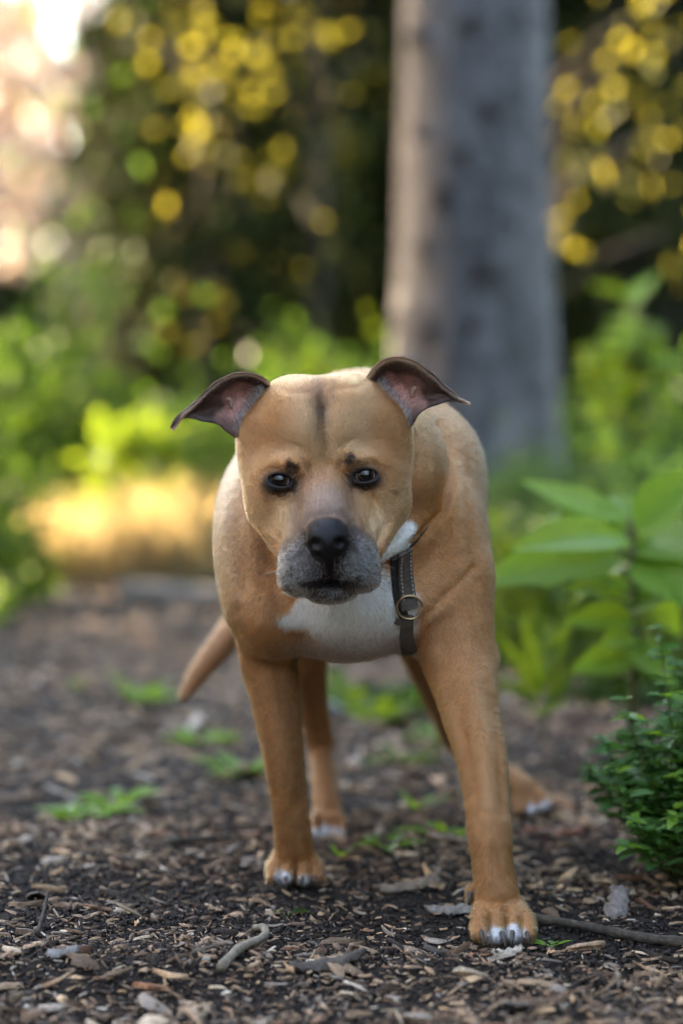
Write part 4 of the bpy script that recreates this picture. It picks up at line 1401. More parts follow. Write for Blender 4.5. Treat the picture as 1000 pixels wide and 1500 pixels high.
def sculpt_strokes():
    hd, bd = (2.5, 2.80), (2.60, 3.1)
    S = [([(469, 553), (472, 600), (474, 655)], 11, 2.6, hd), ([(424, 585), (430, 630)], 26, -4.0, hd), ([(514, 580), (512, 625)], 26, -4.0, hd),
         ([(366, 625), (368, 665)], 13, 3.0, hd), ([(586, 620), (586, 660)], 13, 3.0, hd),
         ([(374, 700), (384, 742)], 20, -4.5, hd), ([(580, 690), (572, 738)], 20, -4.5, hd),
         ([(418, 738), (404, 775), (408, 800)], 9, 3.6, hd), ([(546, 732), (560, 770), (556, 795)], 9, 3.6, hd),
         ([(446, 806), (432, 838)], 7, 1.5, hd), ([(516, 804), (530, 836)], 7, 1.5, hd),
         ([(404, 566), (424, 578), (448, 577)], 5, .9, hd), ([(536, 558), (516, 572), (492, 573)], 5, .9, hd), ([(444, 676), (452, 700)], 5, 1.5, hd), ([(504, 668), (497, 694)], 5, 1.5, hd), ([(430, 650), (446, 662)], 5, 1.2, hd), ([(516, 644), (500, 656)], 5, 1.2, hd),
         ([(450, 735), (462, 770)], 5, 1.2, hd), ([(508, 730), (498, 765)], 5, 1.2, hd), ([(471, 600), (474, 650), (475, 690)], 5, 1.6, hd), ([(471, 600), (474, 650), (475, 690)], 16, 2.2, hd),
         ([(428, 722), (436, 745), (428, 772), (414, 806)], 5, 3.2, hd), ([(420, 742), (408, 776)], 8, -3.0, hd), ([(392, 735), (398, 775), (412, 805)], 6, 2.0, hd),
         ([(518, 716), (522, 742), (538, 775), (554, 806)], 5, 3.2, hd), ([(534, 735), (552, 772)], 8, -3.0, hd), ([(574, 725), (568, 765), (556, 796)], 6, 2.0, hd),
         ([(390, 722), (410, 726), (428, 718)], 4, 1.0, hd), ([(517, 712), (536, 719), (554, 714)], 4, 1.0, hd),
         ([(440, 668), (452, 690)], 5, 1.3, hd), ([(505, 660), (496, 684)], 5, 1.3, hd),
         ([(384, 688), (404, 676), (428, 684)], 6, -2.0, hd), ([(515, 677), (540, 669), (560, 681)], 6, -2.0, hd), ([(380, 668), (405, 662), (430, 666)], 6, .6, hd), ([(512, 659), (538, 655), (564, 662)], 6, .6, hd),
         ([(393, 560), (420, 575), (450, 574)], 6, 1.0, hd), ([(545, 553), (520, 568), (494, 570)], 6, 1.0, hd),
         # neck against shoulder
         ([(640, 622), (657, 650), (663, 692), (650, 745), (606, 797)], 7, 9.0, (2.70, 3.05)),
         ([(606, 640), (604, 690), (599, 735), (586, 772), (562, 803)], 7, 4.8, (2.715, 3.0)), ([(350, 650), (352, 700), (366, 755), (392, 798)], 7, 3.2, (2.715, 3.0)),
         # shoulder and arm folds
         ([(598, 930), (640, 885), (694, 832)], 7, 2.6, bd), ([(606, 950), (628, 920), (660, 905)], 9, 2.0, bd),
         ([(676, 700), (690, 780), (700, 850)], 9, 2.2, bd), ([(664, 720), (672, 800)], 11, -2.0, bd),
         ([(700, 930), (712, 985), (716, 1040)], 9, 1.2, bd), ([(652, 985), (680, 1080), (693, 1165)], 9, 3.2, bd),
         ([(690, 1000), (706, 1090), (714, 1180)], 11, -3.2, bd), ([(726, 1020), (730, 1100), (736, 1190)], 7, 2.4, bd), ([(712, 1235), (716, 1290)], 8, -1.5, bd), ([(640, 960), (662, 1010)], 14, -3.0, bd), 
         ([(352, 700), (346, 790), (356, 860)], 9, 2.5, (2.7, 3.3)), ([(335, 700), (330, 800), (345, 880)], 8, -2.0, (2.7, 3.3)),
         ([(375, 790), (372, 850), (385, 910)], 11, -2.2, bd), ([(398, 800), (404, 870), (420, 930)], 10, 2.4, bd),
         ([(432, 935), (436, 975)], 9, 3.0, bd), ([(424, 1000), (431, 1090), (434, 1180)], 8, 2.6, (2.7, 3.05)), ([(384, 1010), (396, 1090), (408, 1170)], 6, 1.8, (2.7, 3.05)),
         ([(396, 990), (410, 1090), (419, 1180)], 10, -2.4, (2.7, 3.05)),
         ([(505, 890), (512, 960)], 14, 2.0, bd), ([(600, 860), (604, 950)], 8, 2.0, bd),
         # toes
         ([(715, 1338), (715, 1386)], 2.8, 6.5, (2.5, 2.75)), ([(739.5, 1330), (740, 1388)], 2.8, 7.0, (2.5, 2.75)), ([(762, 1338), (763, 1386)], 2.8, 6.5, (2.5, 2.75)),
         ([(411, 1262), (409, 1296)], 2.6, 5.0, (2.8, 3.1)), ([(432, 1262), (431, 1298)], 2.6, 5.5, (2.8, 3.1)), ([(454, 1262), (455, 1296)], 2.6, 5.0, (2.8, 3.1)),
         ([(469, 1196), (470, 1238)], 2.4, 6.0, (3.1, 3.4)), ([(483, 1200), (483, 1236)], 2.2, 4.0, (3.1, 3.4)), ([(494, 1200), (495, 1234)], 2.2, 4.0, (3.1, 3.4))]
    return sum(stroke(p, w, d, *lim) for p, w, d, lim in S)


DP = DP + DN * sculpt_strokes()[:, None]
DN = vnormals(DP, DF)


# ---- coat colour: markings plus painted shade and sheen
def blob(P, px, py, Y, rx, rz, ry, soft=.5, rot=0.0):
    c = Q(px, py, Y)
    x, y, z = (P[:, 0] - c[0]), (P[:, 1] - c[1]), (P[:, 2] - c[2])
    if rot:
        a = math.radians(rot)
        x, z = x * math.cos(a) + z * math.sin(a), -x * math.sin(a) + z * math.cos(a)
    d = np.sqrt((x / RP(rx, Y)) ** 2 + (y / ry) ** 2 + (z / RP(rz, Y)) ** 2)
    return smooth01((1 + soft * .5 - d) / soft)


def seg(P, a, b, r, soft=.6):
    A, B = Q(*a), Q(*b)
    v = B - A
    h = np.clip((P - A) @ v / (v @ v), 0, 1)
    d = np.linalg.norm(P - A - h[:, None] * v, axis=1) / RP(r, a[2])
    return smooth01((1 + soft * .5 - d) / soft)


TAN = np.array([.48, .222, .098])


def coat(P):
    y = Y0
    n1, n2, n3 = vnoise(P, 28, 1), vnoise(P, 75, 2), vnoise(P, 210, 3)
    Pw = P + np.stack([n2 * .004 + n3 * .0022, 0 * n2, vnoise(P, 90, 5) * .004 + vnoise(P, 230, 6) * .002], 1)
    col = np.tile(TAN, (len(P), 1)) * (1 + .07 * n1 + .05 * n2)[:, None]

    def mix(m, c, amt=1.0):
        nonlocal col
        m = (np.clip(m, 0, 1) * amt)[:, None]
        col = col * (1 - m) + np.array(c) * m
    # broad tone
    mix(smooth01((.34 - P[:, 2]) / .12), (.37, .165, .066), .75)                       # legs redder
    mix(blob(P, 514, 640, 3.02, 200, 60, .35, .9), (.50, .31, .165), .5)               # paler back
    mix(blob(P, 330, 780, 2.98, 60, 150, .25, .9), (.45, .30, .19), .6)  # pale sheen of the left flank painted in
    mix(blob(P, 450, 625, y + .02, 58, 48, .05, .9), (.54, .335, .195), .7)            # forehead
    mix(blob(P, 500, 640, y + .02, 60, 50, .05, .9), (.50, .32, .18), .6)
    mix(blob(P, 392, 618, y + .04, 44, 56, .06, .9), (.30, .118, .040), .95)           # temples
    mix(blob(P, 574, 635, y + .04, 46, 66, .06, .9), (.30, .118, .040), .95)
    mix(blob(P, 432, 775, y - .01, 10, 34, .04, 1.1, 18), (.26, .13, .06), .6)  # shade of the cheek folds painted into the coat
    mix(blob(P, 540, 768, y - .01, 10, 34, .04, 1.1, -18), (.26, .13, .06), .6)
    mix(blob(P, 416, 770, y - .01, 15, 34, .04, 1.0, 12), (.66, .44, .27), .8)  # highlight along the cheek folds painted pale
    mix(blob(P, 553, 765, y - .01, 15, 36, .04, 1.0, -12), (.66, .44, .27), .8)
    mix(blob(P, 410, 750, y + .02, 45, 40, .06, .9), (.50, .30, .145), .5)
    mix(blob(P, 560, 745, y + .03, 40, 50, .06, .9), (.52, .33, .165), .5)
    mix(blob(P, 612, 765, 2.80, 55, 60, .10, .9), (.30, .125, .040), .85)               # neck base
    mix(blob(Pw, 469, 590, y + .03, 18, 50, .06, 1.1), (.11, .058, .042), .72)             # dark stripe
    mix(blob(Pw, 470, 600, y + .02, 8, 32, .05, 1.1), (.045, .026, .022), .65)
    mix(blob(Pw, 450, 570, y + .05, 30, 22, .05, 1.1), (.28, .15, .09), .5)
    mix(seg(P, (471, 620, y), (474, 690, y - .01), 7, 1.3), (.24, .12, .055), .5)
    mix(seg(P, (612, 640, 2.80), (628, 745, 2.78), 30, 1.1), (.37, .165, .060), .7)      # neck side
    mix(blob(P, 326, 770, 2.98, 26, 120, .30, 1.0), (.56, .37, .235), .6)              # pale sheen painted on flank and back edge
    mix(blob(P, 704, 690, 3.02, 26, 90, .22, 1.0), (.62, .44, .30), .75)
    mix(seg(P, (672, 650, 2.9), (690, 860, 2.82), 24, 1.2), (.54, .29, .135), .6)
    mix(seg(P, (735, 1040, 2.75), (745, 1270, 2.65), 12, 1.2), (.28, .125, .052), .55)  # shaded edges of the forelegs painted darker
    mix(seg(P, (650, 1000, 2.77), (686, 1160, 2.67), 10, 1.2), (.28, .115, .040), .5)
    mix(seg(P, (434, 965, 2.88), (440, 1160, 2.90), 15, 1.2), (.20, .080, .028), .65)
    mix(seg(P, (700, 1020, 2.73), (716, 1190, 2.64), 9, 1.3), (.50, .27, .13), .5)  # lit centre of the right foreleg painted lighter
    mix(blob(P, 640, 940, 2.76, 30, 40, .06, 1.1), (.27, .11, .04), .5)
    # dark mask
    mix(blob(P, 476, 762, y - .035, 52, 62, .06, .9), (.20, .145, .125), .80)
    mix(seg(P, (436, 715, y), (436, 770, y - .03), 16, 1.2), (.20, .11, .06), .55)
    mix(seg(P, (514, 708, y), (522, 765, y - .03), 16, 1.2), (.20, .11, .06), .55)
    grey = np.clip(blob(Pw, 483, 828, y - .050, 84, 66, .058, .35), 0, 1)
    front = smooth01((y - .002 - P[:, 1]) / .018)
    mix(grey * front, (.070, .063, .060), .96)
    mix(blob(Pw, 435, 838, y - .055, 34, 36, .035, .9) * front, (.095, .088, .085), .7)
    mix(blob(Pw, 533, 830, y - .055, 30, 36, .035, .9) * front, (.11, .104, .100), .7)
    mix(blob(Pw, 553, 842, y - .035, 9, 34, .035, .8), (.030, .030, .034), .8)
    mix(blob(Pw, 480, 782, y - .070, 44, 38, .045, .9), (.022, .019, .020), .92)
    mix(blob(P, 481, 838, y - .080, 24, 24, .03, .8), (.040, .028, .030), .85)
    mix(blob(P, 482, 856, y - .075, 32, 9, .04, .8), (.012, .009, .010), .95)
    mix(blob(Pw, 484, 880, y - .055, 40, 11, .035, .8), (.11, .102, .098), .85)
    mix(seg(P, (446, 676, y), (452, 700, y - .01), 7, 1.2), (.25, .12, .06), .55)  # brow crease shade darkened in the coat colour
    mix(seg(P, (502, 668, y), (496, 694, y - .01), 7, 1.2), (.25, .12, .06), .55)
    mix(seg(P, (392, 676, y + .01), (420, 668, y), 8, 1.1), (.62, .40, .24), .6)       # pale brows
    mix(seg(P, (522, 662, y), (552, 664, y + .01), 8, 1.1), (.62, .40, .24), .6)
    mix(seg(P, (604, 650, y + .06), (598, 740, y + .06), 7, 1.0) * smooth01((P[:, 1] - y - .04) / .02), (.22, .09, .03), .6)  # shadow line between cheek and neck painted in
    # eye rims and brow tufts
    for ex, ey, sgn in ((409, 704, -1), (535, 697, 1)):
        mix(blob(P, ex - sgn * 2, ey + 4, y - .004, 31, 23, .03, .7), (.13, .08, .055), .65)
        mix(blob(P, ex - sgn * 1, ey + 2.5, y - .004, 24, 16.5, .03, .40), (.016, .014, .015), .96)
        mix(seg(P, (ex + sgn * 18, ey - 3, y), (ex + sgn * 34, ey - 13, y + .010), 3.4, 1.0), (.03, .022, .02), .8)
        mix(seg(P, (ex - sgn * 18, ey + 6, y), (ex - sgn * 27, ey + 16, y), 6, 1.0), (.05, .035, .03), .7)
    mix(blob(Pw, 425, 683, y - .008, 8, 11, .02, 1.0, 25), (.010, .007, .007), .96)
    mix(blob(Pw, 512, 674, y - .008, 9, 9.5, .02, 1.0, -25), (.010, .007, .007), .96)
    # white: chest, throat, toes
    bare = (.68, .57, .50)
    chest = np.maximum.reduce([blob(Pw, 525, 893, 2.75, 84, 68, .11, .30), blob(Pw, 440, 911, 2.76, 36, 13, .08, .5),
                               blob(Pw, 470, 893, 2.75, 42, 22, .08, .25), blob(Pw, 585, 900, 2.75, 40, 40, .08, .3)])
    notleg = 1 - blob(P, 655, 900, 2.80, 52, 110, .12, .3)
    mix(chest * notleg, (.93, .90, .85), 1)
    mix(blob(P, 515, 955, 2.77, 85, 32, .09, .9) * notleg, bare, .75)
    mix(blob(P, 545, 925, 2.75, 60, 40, .09, .9) * notleg, (.84, .78, .71), .6)
    mix(seg(Pw, (545, 812, 2.70), (596, 784, 2.73), 25, .25), (.86, .83, .78), 1)
    for (a, b, Y, r) in ((727, 1372, 2.602, 17), (753, 1370, 2.602, 16), (740, 1380, 2.60, 22), (416, 1288, 2.924, 12),
                         (446, 1288, 2.924, 10.5), (463, 1222, 3.27, 10), (477, 1224, 3.27, 14), (492, 1225, 3.27, 13),
                         (796, 1182, 3.45, 10), (779, 1188, 3.45, 10)):
        mix(blob(Pw, a, b, Y, r, r, .03, .5), (.66, .66, .68), .93)
    uv = to_px(P)
    for (xa, ya, yb, lo_, hi_, w_) in ((715, 1352, 1388, 2.5, 2.75, 2.4), (740, 1344, 1390, 2.5, 2.75, 2.2), (762.5, 1352, 1388, 2.5, 2.75, 2.4),
                                       (410, 1272, 1298, 2.8, 3.1, 2.2), (431.5, 1272, 1300, 2.8, 3.1, 2.2), (454.5, 1272, 1298, 2.8, 3.1, 2.2),
                                       (469.5, 1200, 1238, 3.1, 3.4, 2.6), (483, 1208, 1236, 3.1, 3.4, 1.8), (494.5, 1208, 1236, 3.1, 3.4, 1.8)):
        g = np.exp(-((uv[:, 0] - xa) / w_) ** 2) * smooth01((uv[:, 1] - ya) / 8) * (P[:, 1] > lo_) * (P[:, 1] < hi_)  # shade in the gaps between toes, painted dark
        mix(g, (.05, .028, .02), .65)
    mix(smooth01((.008 - P[:, 2]) / .01), (.10, .07, .055), .8)
    return np.clip(col, .008, .85)


dcol = coat(DP)
nose_m = np.maximum(blob(DP, 480, 790, Y0 - .094, 36, 32, .030, .25),
                    blob(DP, 482, 828, Y0 - .094, 7, 18, .02, .4))
lid_m = np.maximum(blob(DP, 409, 704, Y0 - .004, 20.5, 13.5, .02, .25), blob(DP, 535, 697, Y0 - .004, 20.5, 13.5, .02, .25))
lip_m = blob(DP, 482, 856, Y0 - .078, 42, 9, .03, .5)
dcol = dcol * (1 - nose_m[:, None]) + np.array([.008, .007, .008]) * nose_m[:, None]
bare_m = np.clip(np.maximum.reduce([nose_m, lid_m, lip_m]), 0, 1)

m_skin, nt, b = new_mat("dog_coat")
at = N(nt, "ShaderNodeAttribute", attribute_name="coat")
bm_ = N(nt, "ShaderNodeAttribute", attribute_name="bare")
tc = N(nt, "ShaderNodeTexCoord")
mp = N(nt, "ShaderNodeMapping")
mp.inputs["Scale"].default_value = (1.0, .45, .45)
L(nt, tc.outputs["Object"], mp.inputs["Vector"])
n_a = N(nt, "ShaderNodeTexNoise", i_Scale=420.0, i_Detail=3.0, i_Roughness=.6)
L(nt, mp.outputs["Vector"], n_a.inputs["Vector"])
n_v = N(nt, "ShaderNodeTexVoronoi", i_Scale=900.0)
L(nt, tc.outputs["Object"], n_v.inputs["Vector"])
rmp = ramp(nt, n_a.outputs["Fac"], [(.25, (.72, .70, .68)), (.75, (1.16, 1.14, 1.12))])
mx = N(nt, "ShaderNodeMix", data_type='RGBA', blend_type='MULTIPLY')
mx.inputs["Factor"].default_value = 1.0
L(nt, at.outputs["Color"], mx.inputs["A"]); L(nt, rmp.outputs["Color"], mx.inputs["B"])
L(nt, mx.outputs["Result"], b.inputs["Base Color"])
rg = N(nt, "ShaderNodeMapRange", i_To_Min=.62, i_To_Max=.36)
L(nt, bm_.outputs["Fac"], rg.inputs["Value"]); L(nt, rg.outputs["Result"], b.inputs["Roughness"])
b.inputs["Specular IOR Level"].default_value = .28
hmix = N(nt, "ShaderNodeMix", data_type='FLOAT')
L(nt, bm_.outputs["Fac"], hmix.inputs["Factor"]); L(nt, n_a.outputs["Fac"], hmix.inputs["A"]); L(nt, n_v.outputs["Distance"], hmix.inputs["B"])
bp = N(nt, "ShaderNodeBump", i_Strength=.35, i_Distance=.0012)
L(nt, hmix.outputs["Result"], bp.inputs["Height"]); L(nt, bp.outputs["Normal"], b.inputs["Normal"])

DOG_LOC = (0.02, 3.0, 0.0)
dog = thing("dog", "tan short-haired dog with grey muzzle and white chest stepping along the path", "dog", DOG_LOC)
me = mesh_from("dog_body", DP, DF)
set_col(me, dcol)
set_float(me, bare_m, "bare")
body = link("body", me, m_skin, dog)
BVH = BVHTree.FromPolygons([tuple(v) for v in DP.tolist()], [tuple(q) for q in DF.tolist()])


def on_dog(px, py, lift=0.0):
    """point of the dog's skin seen at that pixel, lifted off it"""
    o = Vector((0, 0, CAM_H))
    d = (Vector(Q(px, py, 3.0)) - o).normalized()
    hit, nor, _, _ = BVH.ray_cast(o, d)
    if hit is None:
        return None, None
    if nor.dot(d) > 0:
        nor = -nor
    return np.array(hit) + np.array(nor) * lift, np.array(nor)


# ---- fur
def flow(P, Nn):
    """lie of the coat"""
    nose = Q(480, 800, Y0 - .10)
    head = smooth01((2.80 - P[:, 1]) / .06) * smooth01((P[:, 2] - Q(480, 905, Y0)[2]) / .03)
    hd = P - nose
    hd /= np.linalg.norm(hd, axis=1, keepdims=True)
    hd[:, 1] += .25
    bd = np.tile(np.array([0, .55, -.8]), (len(P), 1))
    side = np.sign(P[:, 0] - Q(515, 700, 3.0)[0])
    bd[:, 0] += side * .12
    d = hd * head[:, None] + bd * (1 - head[:, None])
    d += np.stack([vnoise(P, 35, 11), vnoise(P, 35, 12), vnoise(P, 35, 13)], 1) * .10
    d -= Nn * np.sum(d * Nn, 1, keepdims=True)
    return d / (np.linalg.norm(d, axis=1, keepdims=True) + 1e-9), head


def scatter(P, F, w, n):
    a, b, c, d = (P[F[:, i]] for i in range(4))
    area = .5 * np.linalg.norm(np.cross(c - a, d - b), axis=1) * w
    cs = np.cumsum(area)
    f = np.searchsorted(cs, rng.random(n) * cs[-1])
    f = np.clip(f, 0, len(F) - 1)
    u, v = rng.random(n)[:, None], rng.random(n)[:, None]
    def bil(A):
        q = A[F[f]]
        if q.ndim == 2:
            q = q[..., None]
        return q[:, 0] * (1 - u) * (1 - v) + q[:, 1] * u * (1 - v) + q[:, 2] * u * v + q[:, 3] * (1 - u) * v
    return bil


def make_hair(name, root, tip_pts, col, radius, mat, parent):
    """tip_pts: list of (n,3) arrays, from root to tip"""
    n, k = len(root), len(tip_pts) + 1
    pts = np.stack([root] + tip_pts, 1).astype(np.float32)
    hc = bpy.data.hair_curves.new(name)
    hc.add_curves([k] * n)
    hc.attributes["position"].data.foreach_set("vector", pts.ravel())
    ra = hc.attributes.get("radius") or hc.attributes.new("radius", 'FLOAT', 'POINT')
    rr = (np.asarray(radius).reshape(-1, 1) * np.linspace(1, .25, k)[None, :]).astype(np.float32)
    ra.data.foreach_set("value", rr.ravel())
    ca = hc.attributes.new("hcol", 'FLOAT_COLOR', 'CURVE')
    c4 = np.ones((n, 4), dtype=np.float32); c4[:, :3] = col
    ca.data.foreach_set("color", c4.ravel())
    return link(name, hc, mat, parent)


m_fur, nt, b = new_mat("dog_fur")
at = N(nt, "ShaderNodeAttribute", attribute_name="hcol")
L(nt, at.outputs["Color"], b.inputs["Base Color"])
hb = N(nt, "ShaderNodeBsdfHairPrincipled")
hb.parametrization = 'COLOR'
L(nt, at.outputs["Color"], hb.inputs["Color"])
hb.inputs["Roughness"].default_value = .32
hb.inputs["Radial Roughness"].default_value = .38
hb.inputs["Coat"].default_value = .0
hb.inputs["IOR"].default_value = 1.42
L(nt, hb.outputs["BSDF"], nt.nodes["Material Output"].inputs["Surface"])

NFUR = 430000
fc = DP[DF].mean(1)
pnear = np.clip((3.15 - fc[:, 1]) / .4, .12, 1)
headw = smooth01((2.80 - fc[:, 1]) / .05) * smooth01((fc[:, 2] - Q(480, 905, Y0)[2]) / .03)
facing = np.clip(.35 - DN[DF[:, 0]] [:, 1] * 1.0, .15, 1)
wgt = pnear * facing * (1 + 1.6 * headw) * (1 - np.clip(bare_m[DF].mean(1) * 1.3, 0, 1)) * (fc[:, 2] > .004)
bil = scatter(DP, DF, wgt, NFUR)
fp, fn_, fcol = bil(DP), bil(DN), bil(dcol)
fn_ /= np.linalg.norm(fn_, axis=1, keepdims=True)
fd, fh = flow(fp, fn_)
muz = blob(fp, 483, 835, Y0 - .045, 82, 60, .06, .3) * smooth01((Y0 - fp[:, 1]) / .02)
ln = (.0068 - .0026 * fh) * (1 - .25 * muz)
ln *= rng.uniform(.65, 1.25, NFUR)
lay = .13 + .10 * rng.random(NFUR) + .16 * muz
jit = rng.normal(0, .13, (NFUR, 3)) + np.stack([vnoise(fp, 230, 94), vnoise(fp, 230, 95), vnoise(fp, 230, 96)], 1) * (.13 - .05 * fh)[:, None]
d1 = fd + fn_ * (lay + .12)[:, None] + jit
d2 = fd + fn_ * (lay * .55)[:, None] + jit * 1.5
d1 /= np.linalg.norm(d1, axis=1, keepdims=True); d2 /= np.linalg.norm(d2, axis=1, keepdims=True)
p0 = fp - fn_ * .0006
p1 = p0 + d1 * (ln * .5)[:, None]
p2 = p1 + d2 * (ln * .5)[:, None]
# tufts: colour runs along the lie of the coat
q_ = fp - fd * (np.sum(fp * fd, 1, keepdims=True) * .86)
hv = (rng.normal(1.04, .16, NFUR).clip(.5, 1.6) * (1 + .34 * vnoise(q_, 300, 92) + .14 * vnoise(fp, 90, 93)))[:, None]
hcol = np.clip(fcol ** np.array([1.0, 1.06, 1.14]) * hv, .006, .9)
wh = (rng.random(NFUR) < muz * np.clip(.20 + .36 * vnoise(fp, 120, 77) + .26 * smooth01((np.abs(fp[:, 0] - Q(482, 800, Y0)[0]) - .018) / .02), .02, .6)) & (nose_m.max() > 0)
hcol[wh] = hcol[wh] * .3 + np.array([.58, .56, .54]) * .8
bk = (rng.random(NFUR) < .30 * muz) & ~wh
hcol[bk] *= .35
make_hair("fur", p0, [p1, p2], hcol, np.full(NFUR, .00036), m_fur, dog)

# coarse grizzled hair of the lips and chin
NG = 60000
mz = (1 - nose_m) * np.clip(blob(DP, 483, 838, Y0 - .045, 84, 56, .06, .4), 0, 1) * (1 - lid_m)
bg_ = scatter(DP, DF, mz[DF].mean(1) + 1e-9, NG)
gp, gn = bg_(DP), bg_(DN); gn /= np.linalg.norm(gn, axis=1, keepdims=True)
side_ = np.clip((np.abs(gp[:, 0] - Q(482, 800, Y0)[0]) - .012) / .03, 0, 1); low_ = smooth01((Q(480, 815, Y0)[2] - gp[:, 2]) / .03)
keep = rng.random(NG) < (.02 + .17 * side_ + .07 * low_) * (1 - .93 * blob(gp, 482, 855, Y0 - .078, 46, 11, .04, .6)) * (1 - .8 * blob(gp, 481, 830, Y0 - .09, 16, 30, .03, .7)) * np.clip(.55 + .9 * vnoise(gp, 150, 78), 0, 1) * (vnoise(gp, 55, 79) * .5 + .75)
gp, gn = gp[keep], gn[keep]
gd, _ = flow(gp, gn)
gd = unit(gd + gn * .35 + np.array([0, 0, -.5]) + rng.normal(0, .22, gp.shape))
gl = rng.uniform(.0025, .0048, len(gp))[:, None]
make_hair("muzzle_hair", gp - gn * .0004, [gp + gd * gl * .5 + gn * .0006, gp + gd * gl], np.array([.52, .505, .49]) * rng.uniform(.5, 1.25, (len(gp), 1)), np.full(len(gp), .00052), m_fur, dog)

# whiskers
wr, w1, w2, w3 = [], [], [], []
for sx in (-1, 1):
    for i in range(9):
        px = 482 + sx * random.uniform(38, 66); py = random.uniform(815, 852)
        p, n = on_dog(px, py)
        if p is None: continue
        d = np.array([sx * random.uniform(.6, 1.1), random.uniform(-.2, .7), random.uniform(-.5, .15)])
        d /= np.linalg.norm(d); l = random.uniform(.016, .034)
        wr.append(p); w1.append(p + d * l * .4); w2.append(p + d * l * .75 + np.array([0, 0, -.0012])); w3.append(p + d * l + np.array([0, 0, -.004]))
wr, w1, w2, w3 = map(np.array, (wr, w1, w2, w3))
make_hair("whiskers", wr, [w1, w2, w3], np.tile([.06, .055, .05], (len(wr), 1)), np.full(len(wr), .00034), m_fur, dog)

# ---- eyes
m_eye, nt, b = new_mat("dog_eye")
tc = N(nt, "ShaderNodeTexCoord")
sep = N(nt, "ShaderNodeSeparateXYZ")
L(nt, tc.outputs["Object"], sep.inputs[0])
sq = N(nt, "ShaderNodeMath", operation='MULTIPLY'); L(nt, sep.outputs["X"], sq.inputs[0]); L(nt, sep.outputs["X"], sq.inputs[1])
sz = N(nt, "ShaderNodeMath", operation='MULTIPLY'); L(nt, sep.outputs["Z"], sz.inputs[0]); L(nt, sep.outputs["Z"], sz.inputs[1])
ad = N(nt, "ShaderNodeMath", operation='ADD'); L(nt, sq.outputs[0], ad.inputs[0]); L(nt, sz.outputs[0], ad.inputs[1])
rt = N(nt, "ShaderNodeMath", operation='SQRT'); L(nt, ad.outputs[0], rt.inputs[0])
mr = N(nt, "ShaderNodeMath", operation='MULTIPLY'); L(nt, rt.outputs[0], mr.inputs[0]); mr.inputs[1].default_value = 1 / .0125
rp = ramp(nt, mr.outputs[0], [(0, (.003, .003, .003)), (.40, (.003, .003, .003)), (.48, (.020, .009, .005)), (.62, (.026, .012, .006)),
                              (.68, (.010, .006, .005)), (.75, (.30, .24, .22)), (1, (.35, .28, .25))])
L(nt, rp.outputs["Color"], b.inputs["Base Color"])
b.inputs["Roughness"].default_value = .06
b.inputs["Coat Weight"].default_value = .5
b.inputs["Coat Roughness"].default_value = .02


def uv_sphere(r, nu=40, nv=24):
    v, f = [], []
    for j in range(nv + 1):
        t = math.pi * j / nv
        for i in range(nu):
            a = 2 * math.pi * i / nu
            v.append((r * math.sin(t) * math.cos(a), -r * math.cos(t), r * math.sin(t) * math.sin(a)))
    for j in range(nv):
        for i in range(nu):
            f.append((j * nu + i, j * nu + (i + 1) % nu, (j + 1) * nu + (i + 1) % nu, (j + 1) * nu + i))
    return v, f


ev, ef = uv_sphere(.0125)
emesh = mesh_from("eye_mesh", ev, ef)
emesh.materials.append(m_eye)
for ex, ey in ((409.5, 703), (535, 696)):
    o = link("eye", emesh, None, dog)
    o.location = tuple(Q(ex, ey, Y0 + .0070) - np.array(DOG_LOC))


# ---- ears
def cr(P, t):
    """Catmull-Rom through rows of P (n, ...) at parameters t in 0..n-1"""
    n = len(P)
    i = np.clip(np.floor(t).astype(int), 0, n - 2)
    f = (t - i).reshape((-1,) + (1,) * (P.ndim - 1))
    p1, p2 = P[i], P[i + 1]
    p0 = np.where((i > 0).reshape(f.shape), P[np.maximum(i - 1, 0)], 2 * p1 - p2)
    p3 = np.where((i < n - 2).reshape(f.shape), P[np.minimum(i + 2, n - 1)], 2 * p2 - p1)
    return .5 * (2 * p1 + (p2 - p0) * f + (2 * p0 - 5 * p1 + 4 * p2 - p3) * f ** 2 + (3 * p1 - p0 - 3 * p2 + p3) * f ** 3)


m_ear, nt, b = new_mat("ear_skin")
at = N(nt, "ShaderNodeAttribute", attribute_name="coat")
tc = N(nt, "ShaderNodeTexCoord")
n_a = N(nt, "ShaderNodeTexNoise", i_Scale=260.0, i_Detail=3.0)
L(nt, tc.outputs["Object"], n_a.inputs["Vector"])
rmp = ramp(nt, n_a.outputs["Fac"], [(.3, (.72, .72, .72)), (.7, (1.2, 1.2, 1.2))])
mx = N(nt, "ShaderNodeMix", data_type='RGBA', blend_type='MULTIPLY'); mx.inputs["Factor"].default_value = 1.0
L(nt, at.outputs["Color"], mx.inputs["A"]); L(nt, rmp.outputs["Color"], mx.inputs["B"])
L(nt, mx.outputs["Result"], b.inputs["Base Color"])
b.inputs["Roughness"].default_value = .6
b.inputs["Subsurface Weight"].default_value = .12
b.inputs["Subsurface Radius"].default_value = (.006, .002, .001)
bp = N(nt, "ShaderNodeBump", i_Strength=.25, i_Distance=.001)
L(nt, n_a.outputs["Fac"], bp.inputs["Height"]); L(nt, bp.outputs["Normal"], b.inputs["Normal"])

